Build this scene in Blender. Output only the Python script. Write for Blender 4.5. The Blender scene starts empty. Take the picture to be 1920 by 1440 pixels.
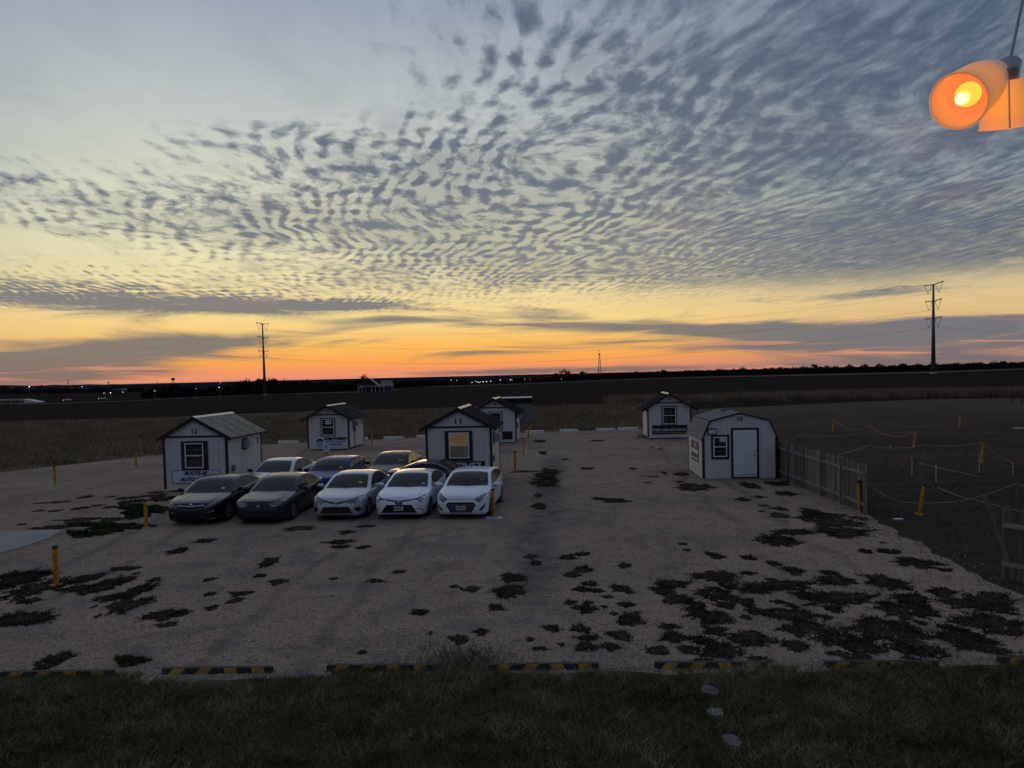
import bpy, bmesh, math, random
import numpy as np
from mathutils import Vector, Matrix, noise
from mathutils.bvhtree import BVHTree
random.seed(7); rng = np.random.default_rng(7)
S = bpy.context.scene
COL = S.collection
R = math.radians
# ------------------------------------------------------------------ camera
CAM_H = 4.7
PITCH, ROLL, LENS, SHIFT = R(2.5), R(1.35), 27.0, 0.0234
cam_d = bpy.data.cameras.new('camera'); cam = bpy.data.objects.new('camera', cam_d); COL.objects.link(cam)
cam_d.lens = LENS; cam_d.sensor_width = 36; cam_d.shift_y = SHIFT; cam_d.clip_start = 0.05; cam_d.clip_end = 20000
CM = Matrix.Rotation(math.pi/2 - PITCH, 3, 'X') @ Matrix.Rotation(-ROLL, 3, 'Z')
cam.matrix_world = Matrix.Translation((0, 0, CAM_H)) @ CM.to_4x4()
S.camera = cam
def ray(px, py):
    v = Vector(((px-960)/1920*36/LENS, ((720-py)/1920 + SHIFT)*36/LENS, -1))
    return (CM @ v).normalized()
def sm(a, b, x):
    t = min(1, max(0, (x-a)/(b-a))); return t*t*(3-2*t)
def H(x, y):                                   # height of the land: flat lot, gentle fall to the left far away
    if y < 90: return 0.0
    return sm(90, 300, y)*(1-sm(700, 1800, y))*(-1.2 + .0164*max(-260, min(260, x)))
def P(px, py, z=None):                         # point on the land (or at height z)
    d = ray(px, py)
    if z is not None:
        t = (z-CAM_H)/d.z; return Vector((d.x*t, d.y*t, z))
    if d.z > -.0005: d.z = -.0005
    t = 1.0
    while t < 6000:
        x, y, zz = d.x*t, d.y*t, CAM_H+d.z*t
        if zz <= H(x, y): break
        t *= 1.004
    return Vector((d.x*t, d.y*t, H(d.x*t, d.y*t)))
def PD(px, py, y):                             # point on the ray at forward distance y
    d = ray(px, py); t = y/d.y
    return Vector((d.x*t, y, CAM_H+d.z*t))
# ------------------------------------------------------------------ view
S.view_settings.view_transform = 'Standard'; S.view_settings.look = 'None'
S.view_settings.exposure = 0; S.view_settings.gamma = 1; S.view_settings.use_curve_mapping = False
def s2l(c):
    return tuple(((v/255)/12.92 if v/255 <= .04045 else ((v/255+.055)/1.055)**2.4) for v in c) + (1,)
# ------------------------------------------------------------------ node helper
class NT:
    def __init__(s, tree): s.t = tree; s.n = tree.nodes; s.l = tree.links
    def put(s, sock, v):
        if hasattr(v, 'is_output') or isinstance(v, bpy.types.NodeSocket): s.l.new(v, sock)
        elif v is not None: sock.default_value = v
    def m(s, op, a, b=None, c=None, clamp=False):
        n = s.n.new('ShaderNodeMath'); n.operation = op; n.use_clamp = clamp
        s.put(n.inputs[0], a); s.put(n.inputs[1], b); s.put(n.inputs[2], c); return n.outputs[0]
    def add(s, a, b): return s.m('ADD', a, b)
    def sub(s, a, b): return s.m('SUBTRACT', a, b)
    def mul(s, a, b): return s.m('MULTIPLY', a, b)
    def div(s, a, b): return s.m('DIVIDE', a, b)
    def ss(s, a, b, x):
        n = s.n.new('ShaderNodeMapRange'); n.interpolation_type = 'SMOOTHSTEP'
        s.put(n.inputs[0], x); s.put(n.inputs[1], a); s.put(n.inputs[2], b); return n.outputs[0]
    def lin(s, x, a, b, c, d):
        n = s.n.new('ShaderNodeMapRange'); s.put(n.inputs[0], x)
        for i, v in enumerate((a, b, c, d)): s.put(n.inputs[1+i], v)
        return n.outputs[0]
    def vec(s, x, y, z=0.0):
        n = s.n.new('ShaderNodeCombineXYZ'); s.put(n.inputs[0], x); s.put(n.inputs[1], y); s.put(n.inputs[2], z); return n.outputs[0]
    def sep(s, v):
        n = s.n.new('ShaderNodeSeparateXYZ'); s.put(n.inputs[0], v); return n.outputs
    def noise(s, v, scale, detail=3, rough=.5, dist=0, kind='Fac'):
        n = s.n.new('ShaderNodeTexNoise'); s.put(n.inputs['Vector'], v); n.inputs['Scale'].default_value = scale
        n.inputs['Detail'].default_value = detail; n.inputs['Roughness'].default_value = rough; n.inputs['Distortion'].default_value = dist
        return n.outputs[kind]
    def vor(s, v, scale, out='Distance', feat='F1', rnd=1):
        n = s.n.new('ShaderNodeTexVoronoi'); n.feature = feat; s.put(n.inputs['Vector'], v); n.inputs['Scale'].default_value = scale
        n.inputs['Randomness'].default_value = rnd; return n.outputs[out]
    def ramp(s, x, stops):
        n = s.n.new('ShaderNodeValToRGB'); s.put(n.inputs[0], x); e = n.color_ramp.elements
        while len(e) < len(stops): e.new(.5)
        for i, (p, c) in enumerate(stops): e[i].position = p; e[i].color = c
        return n.outputs[0]
    def mix(s, f, a, b, kind='MIX'):
        n = s.n.new('ShaderNodeMix'); n.data_type = 'RGBA'; n.blend_type = kind
        s.put(n.inputs[0], f); s.put(n.inputs[6], a); s.put(n.inputs[7], b); return n.outputs[2]
    def tc(s, k='Object'): return s.n.new('ShaderNodeTexCoord').outputs[k]
    def pos(s): return s.n.new('ShaderNodeNewGeometry').outputs['Position']
# ------------------------------------------------------------------ sky (dusk, high rippled cloud)
W = bpy.data.worlds.new('World'); S.world = W; W.use_nodes = True
T = NT(W.node_tree); bg = T.n['Background']
X, Y, Z = T.sep(T.tc('Generated'))
el = T.mul(T.m('ARCSINE', Z), 180/math.pi)
az = T.mul(T.m('ARCTAN2', X, Y), 180/math.pi)
def azel(px, py):
    d = ray(px, py); return math.degrees(math.atan2(d.x, d.y)), math.degrees(math.asin(d.z))
def C(*c): return s2l(c)
e01 = T.m('POWER', T.m('MAXIMUM', T.div(el, 90), 0), .5)     # sqrt spacing: more room near the horizon
def st(e, *c): return ((max(0, e)/90)**.5, s2l(c))
warm = T.ramp(e01, [st(0, 222, 144, 122), st(.5, 240, 148, 104), st(1.2, 250, 166, 82), st(2.4, 250, 190, 96), st(4, 248, 213, 138), st(6, 243, 223, 162),
                    st(9, 234, 227, 184), st(13, 219, 220, 197), st(18, 192, 198, 196), st(25, 158, 167, 183), st(45, 140, 151, 172), st(90, 120, 132, 156)])
cool = T.ramp(e01, [st(0, 150, 118, 112), st(1, 196, 140, 112), st(3, 222, 182, 128), st(5, 224, 200, 146), st(8, 205, 198, 165), st(12, 170, 180, 178), st(25, 135, 148, 168),
                    st(50, 124, 138, 162), st(90, 120, 132, 156)])
east = T.ramp(e01, [st(0, 66, 72, 94), st(6, 86, 88, 108), st(14, 94, 102, 124), st(30, 108, 120, 144), st(90, 120, 132, 156)])
daz = T.m('ABSOLUTE', T.add(az, 9))
fc = T.ss(13, 38, daz); fe = T.ss(55, 120, daz)
clear = T.mix(fe, T.mix(fc, warm, cool), east)
# wisps far down: streak noise along the horizon
lowv = T.vec(T.mul(az, .07), T.mul(T.add(el, T.mul(T.noise(T.vec(T.mul(az, .05), T.mul(el, .3)), 1, 2), 3.0)), .75))
lown = T.noise(lowv, 1.0, 5, .62, .6)
# plane of the cloud layer
zz = T.add(T.m('MAXIMUM', Z, 0), .035)
A0 = R(-4)
u0 = T.div(T.add(T.mul(X, math.cos(A0)), T.mul(Y, -math.sin(A0))), zz)
v0 = T.div(T.add(T.mul(X, math.sin(A0)), T.mul(Y, math.cos(A0))), zz)
warp = T.noise(T.vec(T.mul(u0, .55), T.mul(v0, .45)), 1.0, 2, .5, 0, 'Color')
wx, wy, wz = T.sep(warp)
u1 = T.add(u0, T.mul(T.sub(wx, .5), .95)); v1 = T.add(v0, T.mul(T.sub(wy, .5), .8))
warp2 = T.sep(T.noise(T.vec(u0, v0), 2.6, 2, .5, 0, 'Color'))
u2 = T.add(u1, T.mul(T.sub(warp2[0], .5), .11)); v2 = T.add(v1, T.mul(T.sub(warp2[1], .5), .18))
fz = T.sep(T.noise(T.vec(T.mul(u0, 5), T.mul(v0, 3)), 2.6, 4, .6, 0, 'Color'))
u3 = T.add(u2, T.mul(T.sub(fz[0], .5), .035)); v3 = T.add(v2, T.mul(T.sub(fz[1], .5), .07))
n1 = T.noise(T.vec(T.mul(u3, 11), T.mul(v3, 5.2)), 1.0, 4, .5, 0)
n2 = T.noise(T.vec(T.mul(u3, 27), T.mul(v3, 15)), 1.0, 4, .62, 0)
n3 = T.noise(T.vec(T.mul(u3, 15), T.mul(v3, 4.0)), 1.0, 5, .62, 0)        # long fibres, to the right
sn = T.m('SINE', T.mul(T.add(u3, T.mul(v3, .16)), 2*math.pi*11.5))
ph = T.sep(T.noise(T.vec(T.mul(u0, 2.2), T.mul(v0, 1.6)), 1.0, 2, .5, 0, 'Color'))
sn = T.m('SINE', T.add(T.mul(T.add(u2, T.mul(v2, .16)), 2*math.pi*11), T.mul(ph[0], 2.5)))
sn2 = T.m('SINE', T.add(T.mul(T.sub(v2, T.mul(u2, .22)), 2*math.pi*5.2), T.mul(ph[1], 5)))
puff = T.add(T.mul(sn, .62), T.mul(sn2, .38))
cellm = T.sub(1, T.ss(4, 24, az))
env = T.mul(T.ss(.38, .60, T.noise(T.vec(u0, v0), 1.3, 2)), T.add(.35, T.mul(cellm, .65)))
rip = T.add(T.add(T.mul(n1, T.add(.30, T.mul(cellm, .35))), T.mul(n3, T.sub(.45, T.mul(cellm, .35)))), T.add(T.mul(n2, .28), T.mul(T.mul(puff, env), .125)))
rip = T.sub(rip, .015)
big = T.noise(T.vec(T.mul(u1, 1.5), T.mul(v1, .9)), 1.0, 5, .62, .3)
def gs(px, py, sx, sy, amp, rot=0):
    a, e = azel(px, py); k = .0385
    sa, se = sx*k, sy*k; c, s_ = math.cos(R(rot)), math.sin(R(rot))
    x = T.sub(az, a); y = T.sub(el, e)
    xr = T.div(T.add(T.mul(x, c), T.mul(y, s_)), sa); yr = T.div(T.add(T.mul(x, -s_), T.mul(y, c)), se)
    q = T.add(T.mul(xr, xr), T.mul(yr, yr))
    return T.mul(T.m('EXPONENT', T.mul(q, -1)), amp)
cov = None
for g in [(1600, 210, 760, 360, .98, 0), (900, 430, 360, 100, .55, 0), (230, 400, 400, 80, .62, -8), (690, 285, 280, 60, .45, -5), (720, 420, 420, 90, .2, 0), (1150, 60, 420, 220, .25, 0),
          (1250, 480, 460, 70, .35, 0), (1760, 480, 400, 90, .45, 0), (100, 60, 620, 190, -.75, 0), (560, 520, 420, 40, .10, 0), (330, 480, 460, 34, -.34, 0), (1000, 560, 300, 30, -.15, 0), (330, 250, 400, 70, .25, -12)]:
    q = gs(*g); cov = q if cov is None else T.add(cov, q)
cov = T.add(cov, T.mul(T.ss(40, 90, daz), .35))
cov = T.add(cov, T.mul(T.ss(30, 60, el), .2))
low = None
for g in [(210, 562, 420, 26, .72, -2), (1180, 612, 330, 17, .62, -3), (1640, 640, 460, 26, .66, -1), (1560, 553, 210, 12, .42, 0), (40, 690, 260, 30, .75, 0), (330, 650, 260, 22, .52, 3),
          (960, 697, 330, 6, .5, 0), (1480, 685, 420, 12, .45, 0), (1850, 605, 200, 20, .5, 0), (620, 575, 260, 12, .4, 0), (910, 660, 200, 9, .34, 0), (40, 640, 160, 8, .2, 0), (980, 575, 90, 8, .35, -8), (700, 600, 200, 6, .2, 0)]:
    q = gs(*g); low = q if low is None else T.add(low, q)
hi_m = T.ss(4.0, 7.0, el)
core = T.add(cov, T.mul(T.sub(big, .5), 1.5))
corec = T.m('MINIMUM', core, T.lin(az, -2, 22, .80, 1.08))
dens_hi = T.ss(-.06, 1.14, T.add(T.mul(corec, .86), T.mul(T.sub(rip, .5), T.mul(T.lin(el, 4, 12, 2.6, 4.2), T.lin(az, 4, 24, 1, .60)))))
dens_hi = T.mul(dens_hi, T.ss(-.12, .34, core))
wisp = T.mul(T.ss(.42, .75, T.noise(T.vec(T.mul(u3, 3.2), T.mul(v3, 1.5)), 1.0, 6, .62, .3)), T.add(.16, T.mul(T.ss(0, .4, cov), .35)))
dens_hi = T.m('MAXIMUM', dens_hi, wisp)
sheet_ = T.mul(T.ss(.25, .95, T.add(core, T.mul(T.sub(n2, .5), .8))), .50)
dens_hi = T.m('MAXIMUM', dens_hi, sheet_)
dens_lo = T.ss(.12, .74, T.add(T.mul(low, 1.2), T.add(T.mul(T.sub(lown, .5), 2.1), T.mul(T.mul(T.sub(rip, .5), T.ss(4, 6.5, el)), 2.2))))
dens = T.m('MAXIMUM', T.mul(dens_hi, hi_m), T.mul(dens_lo, T.sub(1, T.ss(7.0, 9.5, el))))
ccol = T.ramp(e01, [st(0, 132, 108, 104), st(1.5, 128, 118, 110), st(4, 120, 120, 118), st(8, 118, 122, 130), st(14, 98, 108, 124), st(25, 90, 102, 122), st(50, 98, 108, 130), st(90, 98, 108, 130)])
ccolr = T.ramp(e01, [st(0, 118, 104, 108), st(2, 108, 112, 122), st(5, 100, 110, 124), st(10, 82, 95, 115), st(25, 70, 86, 109), st(50, 92, 104, 126), st(90, 98, 108, 130)])
ccol = T.mix(T.ss(5, 35, az), ccol, ccolr)
pink = T.mul(T.ss(.5, .8, T.noise(T.vec(T.mul(az, .12), T.mul(el, .3)), 1, 2)), T.mul(T.sub(1, T.ss(14, 20, el)), .22))
ccol = T.mix(pink, ccol, C(170, 120, 128))
sky = T.mix(T.mul(dens, .95), clear, ccol)
# orange lit undersides of gaps close to the horizon
glow = T.mul(T.ss(.56, .66, T.noise(T.vec(T.mul(az, .09), T.mul(el, 1.7)), 1.0, 3, .5, .4)), T.mul(T.sub(1, T.ss(1.2, 3.2, el)), .5))
sky = T.mix(T.mul(glow, T.sub(1, T.ss(60, 100, daz))), sky, C(247, 160, 112))
ground_c = C(40, 38, 38)
sky = T.mix(T.ss(-.6, -.1, el), ground_c, sky)
nish = T.n.new('ShaderNodeTexSky'); nish.sky_type = 'NISHITA'; nish.sun_disc = False
nish.sun_elevation = R(0.5); nish.sun_rotation = R(-9)
sky = T.mix(1.0, sky, T.mix(1.0, nish.outputs[0], (.0006, .0006, .0006, 1), 'MULTIPLY'), 'ADD')
T.l.new(sky, bg.inputs[0]); bg.inputs[1].default_value = 1.0
# afterglow of the sun that has just gone down ahead and a little to the left
sd = bpy.data.lights.new('sun', 'SUN'); sd.energy = .12; sd.angle = R(12); sd.color = (1, .62, .34)
so = bpy.data.objects.new('sun', sd); COL.objects.link(so)
so.rotation_euler = Vector((math.sin(R(-9)), math.cos(R(-9)), math.tan(R(3)))).to_track_quat('Z', 'Y').to_euler()
S.render.engine = 'CYCLES'
# ------------------------------------------------------------------ object helpers
def tag(o, label=None, cat=None, group=None, kind=None):
    if label: o['label'] = label
    if cat: o['category'] = cat
    if group: o['group'] = group
    if kind: o['kind'] = kind
    return o
def empty(name, loc=(0, 0, 0), rz=0, label=None, cat=None, group=None, parent=None):
    o = bpy.data.objects.new(name, None); o.empty_display_size = .2; COL.objects.link(o)
    o.location = loc; o.rotation_euler = (0, 0, rz); o.parent = parent
    return tag(o, label, cat, group)
def meshobj(name, verts, faces, mat, parent=None, smooth=False, loc=None):
    me = bpy.data.meshes.new(name); me.from_pydata([tuple(v) for v in verts], [], faces); me.update()
    return link(name, me, mat, parent, smooth, loc)
def link(name, me, mat, parent=None, smooth=False, loc=None):
    if mat is not None and not me.materials: me.materials.append(mat)
    if smooth:
        me.polygons.foreach_set('use_smooth', [True]*len(me.polygons))
    o = bpy.data.objects.new(name, me); COL.objects.link(o); o.parent = parent
    if loc is not None: o.location = loc
    return o
def copy_tree(o, parent=None):
    c = o.copy(); COL.objects.link(c); c.parent = parent
    for ch in [x for x in o.children]: copy_tree(ch, c)
    return c
class MB:
    def __init__(s): s.v = []; s.f = []
    def box(s, x0, y0, z0, x1, y1, z1, M=None):
        n = len(s.v); vs = [(x, y, z) for z in (z0, z1) for y in (y0, y1) for x in (x0, x1)]
        s.v += [tuple(M @ Vector(v)) if M else v for v in vs]
        s.f += [tuple(n+i for i in q) for q in ((0, 2, 3, 1), (4, 5, 7, 6), (0, 1, 5, 4), (2, 6, 7, 3), (0, 4, 6, 2), (1, 3, 7, 5))]; return s
    def cyl(s, a, b, r0, r1=None, n=10, caps=True):
        a, b = Vector(a), Vector(b); r1 = r0 if r1 is None else r1
        d = (b-a).normalized(); u = d.orthogonal().normalized(); w = d.cross(u); k = len(s.v)
        for p, r in ((a, r0), (b, r1)):
            for i in range(n):
                t = 2*math.pi*i/n; s.v.append(tuple(p + u*math.cos(t)*r + w*math.sin(t)*r))
        for i in range(n): s.f.append((k+i, k+(i+1) % n, k+n+(i+1) % n, k+n+i))
        if caps: s.f.append(tuple(k+n-1-i for i in range(n))); s.f.append(tuple(k+n+i for i in range(n)))
        return s
    def bar(s, a, b, w, t, up=(0, 0, 1)):
        a, b = Vector(a), Vector(b); d = (b-a).normalized(); u = Vector(up).cross(d)
        if u.length < 1e-4: u = d.orthogonal()
        u.normalize(); v = d.cross(u); n = len(s.v)
        for p in (a, b):
            for i, j in ((-1, -1), (1, -1), (1, 1), (-1, 1)): s.v.append(tuple(p + u*i*w/2 + v*j*t/2))
        s.f += [(n+3, n+2, n+1, n), (n+4, n+5, n+6, n+7)] + [(n+i, n+(i+1) % 4, n+4+(i+1) % 4, n+4+i) for i in range(4)]; return s
    def prism(s, poly, y0, y1):                 # polygon in (x,z) extruded along y
        n = len(s.v); m = len(poly)
        for y in (y0, y1): s.v += [(x, y, z) for x, z in poly]
        s.f.append(tuple(n+i for i in range(m))); s.f.append(tuple(n+2*m-1-i for i in range(m)))
        for i in range(m): s.f.append((n+i, n+m+i, n+m+(i+1) % m, n+(i+1) % m))
        return s
    def build(s, name, mat, parent=None, smooth=False, loc=None):
        return meshobj(name, s.v, s.f, mat, parent, smooth, loc)
def tube(pts, r, n=6):
    m = MB(); pts = [Vector(p) for p in pts]
    for i, p in enumerate(pts):
        d = (pts[min(i+1, len(pts)-1)] - pts[max(i-1, 0)]).normalized(); u = d.cross(Vector((0, 0, 1)))
        if u.length < .05: u = d.cross(Vector((1, 0, 0)))
        u.normalize(); w = u.cross(d)
        rr = r[i] if isinstance(r, (list, tuple)) else r
        for k in range(n): t = 2*math.pi*k/n; m.v.append(tuple(p+u*math.cos(t)*rr+w*math.sin(t)*rr))
    for i in range(len(pts)-1):
        for k in range(n): m.f.append((i*n+k, i*n+(k+1) % n, (i+1)*n+(k+1) % n, (i+1)*n+k))
    return m
# ------------------------------------------------------------------ materials
def mat(name, col, rough=.7, metal=0, spec=.5, var=.15, vscale=3, bump=0, bscale=40, emit=None, estr=0, coat=0, col2=None, stretch=None, world=False, trans=0, alpha=1):
    m = bpy.data.materials.new(name); m.use_nodes = True; t = NT(m.node_tree); b = t.n['Principled BSDF']
    co = t.pos() if world else t.tc('Object')
    if stretch:
        mp = t.n.new('ShaderNodeMapping'); t.put(mp.inputs[0], co); mp.inputs['Scale'].default_value = stretch; co = mp.outputs[0]
    c = tuple(col)+(1,) if len(col) == 3 else col
    if var > 0:
        n = t.noise(co, vscale, 6, .6)
        if col2 is None: c2 = tuple(min(1, v*(1+var)) for v in c[:3])+(1,); c1 = tuple(v*(1-var) for v in c[:3])+(1,)
        else: c1 = c; c2 = tuple(col2)+(1,)
        t.l.new(t.mix(t.ss(.32, .68, n), c1, c2), b.inputs['Base Color'])
        t.l.new(t.lin(n, .3, .7, max(0, rough-.07), min(1, rough+.07)), b.inputs['Roughness'])
    else:
        b.inputs['Base Color'].default_value = c; b.inputs['Roughness'].default_value = rough
    b.inputs['Metallic'].default_value = metal; b.inputs['Specular IOR Level'].default_value = spec
    b.inputs['Coat Weight'].default_value = coat; b.inputs['Coat Roughness'].default_value = .04
    b.inputs['Transmission Weight'].default_value = trans; b.inputs['Alpha'].default_value = alpha
    if bump:
        bn = t.n.new('ShaderNodeBump'); bn.inputs['Strength'].default_value = bump; bn.inputs['Distance'].default_value = .02
        t.l.new(t.noise(co, bscale, 4, .6), bn.inputs['Height']); t.l.new(bn.outputs[0], b.inputs['Normal'])
    if emit: b.inputs['Emission Color'].default_value = tuple(emit)+(1,); b.inputs['Emission Strength'].default_value = estr
    return m
siding = mat('siding_white', (.60, .59, .56), .75, var=.05, vscale=1.2, bump=.15, bscale=60, stretch=(6, 6, .5))
trim = mat('trim_black', (.012, .011, .011), .6, var=.2)
roofm = mat('roof_metal', (.020, .022, .030), .55, spec=.12, metal=0, var=.12, vscale=1.5)
roofl = mat('roof_metal_pale', (.030, .032, .040), .5, spec=.15, metal=0, var=.12, vscale=1.5)
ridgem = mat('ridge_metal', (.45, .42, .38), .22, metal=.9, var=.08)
shing = mat('shingle_grey', (.15, .155, .165), .85, var=.3, vscale=14, bump=.5, bscale=120)
vinyl = mat('vinyl_white', (.72, .73, .75), .4, var=.04)
glassm = mat('window_glass', (.015, .017, .018), .06, spec=.8, var=0)
glasswarm = mat('room_glass_warm', (.02, .018, .015), .08, spec=.8, var=0, emit=(.26, .17, .085), estr=.30)
glasswarm2 = mat('room_glass_dim', (.02, .018, .015), .08, spec=.8, var=0, emit=(.13, .12, .10), estr=.16)
paper = mat('paper_pale', (.55, .62, .62), .8, var=.08)
boardw = mat('sign_board_white', (.60, .63, .70), .45, var=.05)
boardk = mat('sign_board_black', (.006, .005, .006), .4, var=.1)
navy = mat('ink_navy', (.012, .022, .10), .6, var=0)
blue = mat('ink_blue', (.10, .16, .42), .6, var=0)
redm = mat('paint_red', (.22, .015, .02), .5, var=.1)
inkk = mat('ink_black', (.01, .01, .012), .6, var=0)
inkw = mat('ink_white', (.62, .64, .68), .6, var=0)
cream = mat('plaque_cream', (.62, .56, .42), .6, var=.1)
steel = mat('steel_grey', (.30, .31, .32), .4, metal=.8, var=.1)
acm = mat('appliance_white', (.50, .53, .60), .5, var=.05)
dark = mat('dark_void', (.008, .008, .008), .9, var=0)
wood = mat('weathered_wood', (.165, .135, .112), .9, var=.4, vscale=2.2, bump=.4, bscale=30, stretch=(9, 9, .7))
t_ = NT(wood.node_tree); b_ = t_.n['Principled BSDF']; cs = b_.inputs['Base Color'].links[0].from_socket; rv = t_.n.new('ShaderNodeObjectInfo').outputs['Random']
t_.l.new(t_.mix(1.0, cs, t_.ramp(rv, [(0, (.45, .42, .40, 1)), (.6, (1, 1, 1, 1)), (1, (1.5, 1.4, 1.3, 1))]), 'MULTIPLY'), b_.inputs['Base Color'])
woodl = mat('pale_rail_wood', (.23, .21, .19), .9, var=.3, vscale=3, bump=.3, stretch=(1, 1, 9))
yellow = mat('bollard_yellow', (.50, .23, .012), .6, var=.38, vscale=7, bump=.25, bscale=25)
rope = mat('rope_yellow', (.40, .32, .11), .7, var=.15)
conc = mat('concrete', (.66, .62, .56), .9, var=.2, vscale=4, bump=.4, bscale=40)
rubber = mat('rubber_black', (.016, .016, .017), .75, var=.25, vscale=9)
stripe = mat('stripe_yellow', (.34, .18, .022), .6, var=.35, vscale=9)
galv = mat('galvanised', (.20, .21, .22), .5, metal=.5, var=.12)
polem = mat('pole_steel', (.13, .135, .14), .6, metal=.3, var=.12)
# ------------------------------------------------------------------ ground materials
def gmat(name, build, rough=.95, bump=.6, spec=.08):
    m = bpy.data.materials.new(name); m.use_nodes = True; t = NT(m.node_tree); b = t.n['Principled BSDF']
    c, h = build(t, t.pos()); t.l.new(c, b.inputs['Base Color']); b.inputs['Roughness'].default_value = rough; b.inputs['Specular IOR Level'].default_value = spec
    bn = t.n.new('ShaderNodeBump'); bn.inputs['Strength'].default_value = bump; bn.inputs['Distance'].default_value = .05
    t.l.new(h, bn.inputs['Height']); t.l.new(bn.outputs[0], b.inputs['Normal']); return m
def b_gravel(t, p):
    fine = t.vor(p, 26, 'Color'); fr = t.sep(fine)[0]
    n0 = t.noise(p, .18, 5, .6, .3); n1 = t.noise(p, 1.3, 5, .62); n2 = t.noise(p, 60, 3, .6)
    base = t.ramp(n0, [(.30, (.240, .175, .132, 1)), (.5, (.360, .258, .190, 1)), (.70, (.42, .298, .215, 1))])
    base = t.mix(t.mul(t.ss(.50, .66, n1), .45), base, (.135, .115, .10, 1))
    base = t.mix(t.mul(t.ss(.52, .68, t.noise(p, .45, 5, .65, .8)), .55), base, (.150, .118, .098, 1))
    base = t.mix(t.mul(t.ss(.48, .70, t.noise(p, 5, 4, .6)), .28), base, (.30, .265, .235, 1))
    base = t.mix(t.mul(t.ss(.88, .96, fr), .55), base, (.50, .44, .39, 1))            # pale stones
    base = t.mix(t.mul(t.ss(.86, .95, t.sep(fine)[1]), .7), base, (.06, .052, .048, 1))
    base = t.mix(t.mul(t.ss(.45, .65, n2), .3), base, (.10, .09, .08, 1))
    x, y, z = t.sep(p)                                                              # worn darker wheel track through the yard
    xc = t.add(t.add(t.mul(y, .075), -.95), t.mul(t.sub(t.noise(t.vec(0, y, 0), .25, 3), .5), 1.6))
    tr = t.sub(1, t.ss(.10, 1.05, t.m('ABSOLUTE', t.sub(x, xc))))
    tr = t.mul(tr, t.mul(t.ss(13, 18, y), t.sub(1, t.ss(40, 46, y))))
    base = t.mix(t.mul(tr, t.lin(n1, .35, .6, .30, .85)), base, (.10, .092, .088, 1))
    gr = t.mul(t.ss(.50, .62, t.noise(p, .33, 4, .6)), t.sub(1, t.ss(2, 12, t.m('ABSOLUTE', t.add(x, 6)))))
    base = t.mix(t.mul(gr, .5), base, (.165, .160, .158, 1))
    for cx_, sl_, w_ in ((-3.6, .02, .28), (-5.3, .02, .28), (4.6, .09, .3), (6.3, .09, .3), (-9.5, -.05, .3), (-11.1, -.05, .3)):   # tyre lanes
        q = t.m('ABSOLUTE', t.sub(x, t.add(t.add(t.mul(y, sl_), cx_), t.mul(t.sub(t.noise(t.vec(cx_, y, 0), .12, 2), .5), 2.6))))
        base = t.mix(t.mul(t.sub(1, t.ss(.03, w_, q)), t.lin(n1, .35, .65, .15, .60)), base, (.145, .112, .092, 1))                         # greyer crushed stone
    return base, t.add(t.mul(t.vor(p, 26), -.6), t.add(t.mul(n2, .5), t.mul(n1, 2.0)))
def b_soil(t, p):
    x, y, z = t.sep(p)
    row = t.noise(t.vec(t.mul(x, .02), t.mul(y, .55), 0), 1, 4, .6, .2); n = t.noise(p, .04, 4, .5); f = t.noise(p, 1.2, 5, .7)
    c = t.ramp(t.add(t.mul(row, .6), t.mul(n, .4)), [(.35, (.026, .018, .015, 1)), (.65, (.052, .037, .031, 1))])
    c = t.mix(t.mul(t.ss(.5, .7, f), .35), c, (.045, .037, .032, 1))
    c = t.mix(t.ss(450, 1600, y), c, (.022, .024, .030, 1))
    return c, f
def b_lawn(t, p):
    n = t.noise(p, .12, 5, .6); f = t.noise(p, 3.5, 5, .7); x, y, z = t.sep(p)
    st = t.noise(t.vec(t.mul(x, .12), t.mul(y, 1.1), 0), 1, 4, .65, .1)
    c = t.ramp(t.add(t.mul(n, .4), t.mul(st, .6)), [(.36, (.058, .042, .034, 1)), (.62, (.115, .083, .062, 1))])
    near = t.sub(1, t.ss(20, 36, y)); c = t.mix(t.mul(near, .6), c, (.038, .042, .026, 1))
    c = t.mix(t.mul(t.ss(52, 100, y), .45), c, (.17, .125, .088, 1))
    c = t.mix(t.mul(t.ss(.52, .72, f), .45), c, (.105, .09, .07, 1))
    return c, f
def b_dry(t, p):
    n = t.noise(p, .22, 5, .6); f = t.noise(p, 6, 4, .7)
    return t.mix(t.ss(.38, .62, n), (.060, .058, .040, 1), (.17, .125, .085, 1)), f
def b_verge(t, p):
    n = t.noise(p, .7, 5, .6, .3); f = t.noise(p, 14, 4, .7)
    c = t.ramp(n, [(.38, (.026, .028, .014, 1)), (.5, (.075, .058, .038, 1)), (.62, (.15, .115, .085, 1))])
    return t.mix(t.mul(t.ss(.55, .75, f), .4), c, (.09, .075, .055, 1)), f
def b_slab(t, p):
    n = t.noise(p, .5, 5, .6); f = t.noise(p, 25, 4, .6)
    return t.mix(t.ss(.3, .7, n), (.27, .255, .24, 1), (.36, .34, .32, 1)), f
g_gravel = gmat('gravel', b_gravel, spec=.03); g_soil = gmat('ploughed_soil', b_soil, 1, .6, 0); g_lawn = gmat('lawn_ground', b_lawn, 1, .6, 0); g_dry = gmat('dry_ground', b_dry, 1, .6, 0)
g_verge = gmat('verge_ground', b_verge); g_slab = gmat('slab_concrete', b_slab, .85, .15); g_road = mat('asphalt_road', (.10, .095, .09), .9, var=.2, world=True, vscale=.2)
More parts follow.
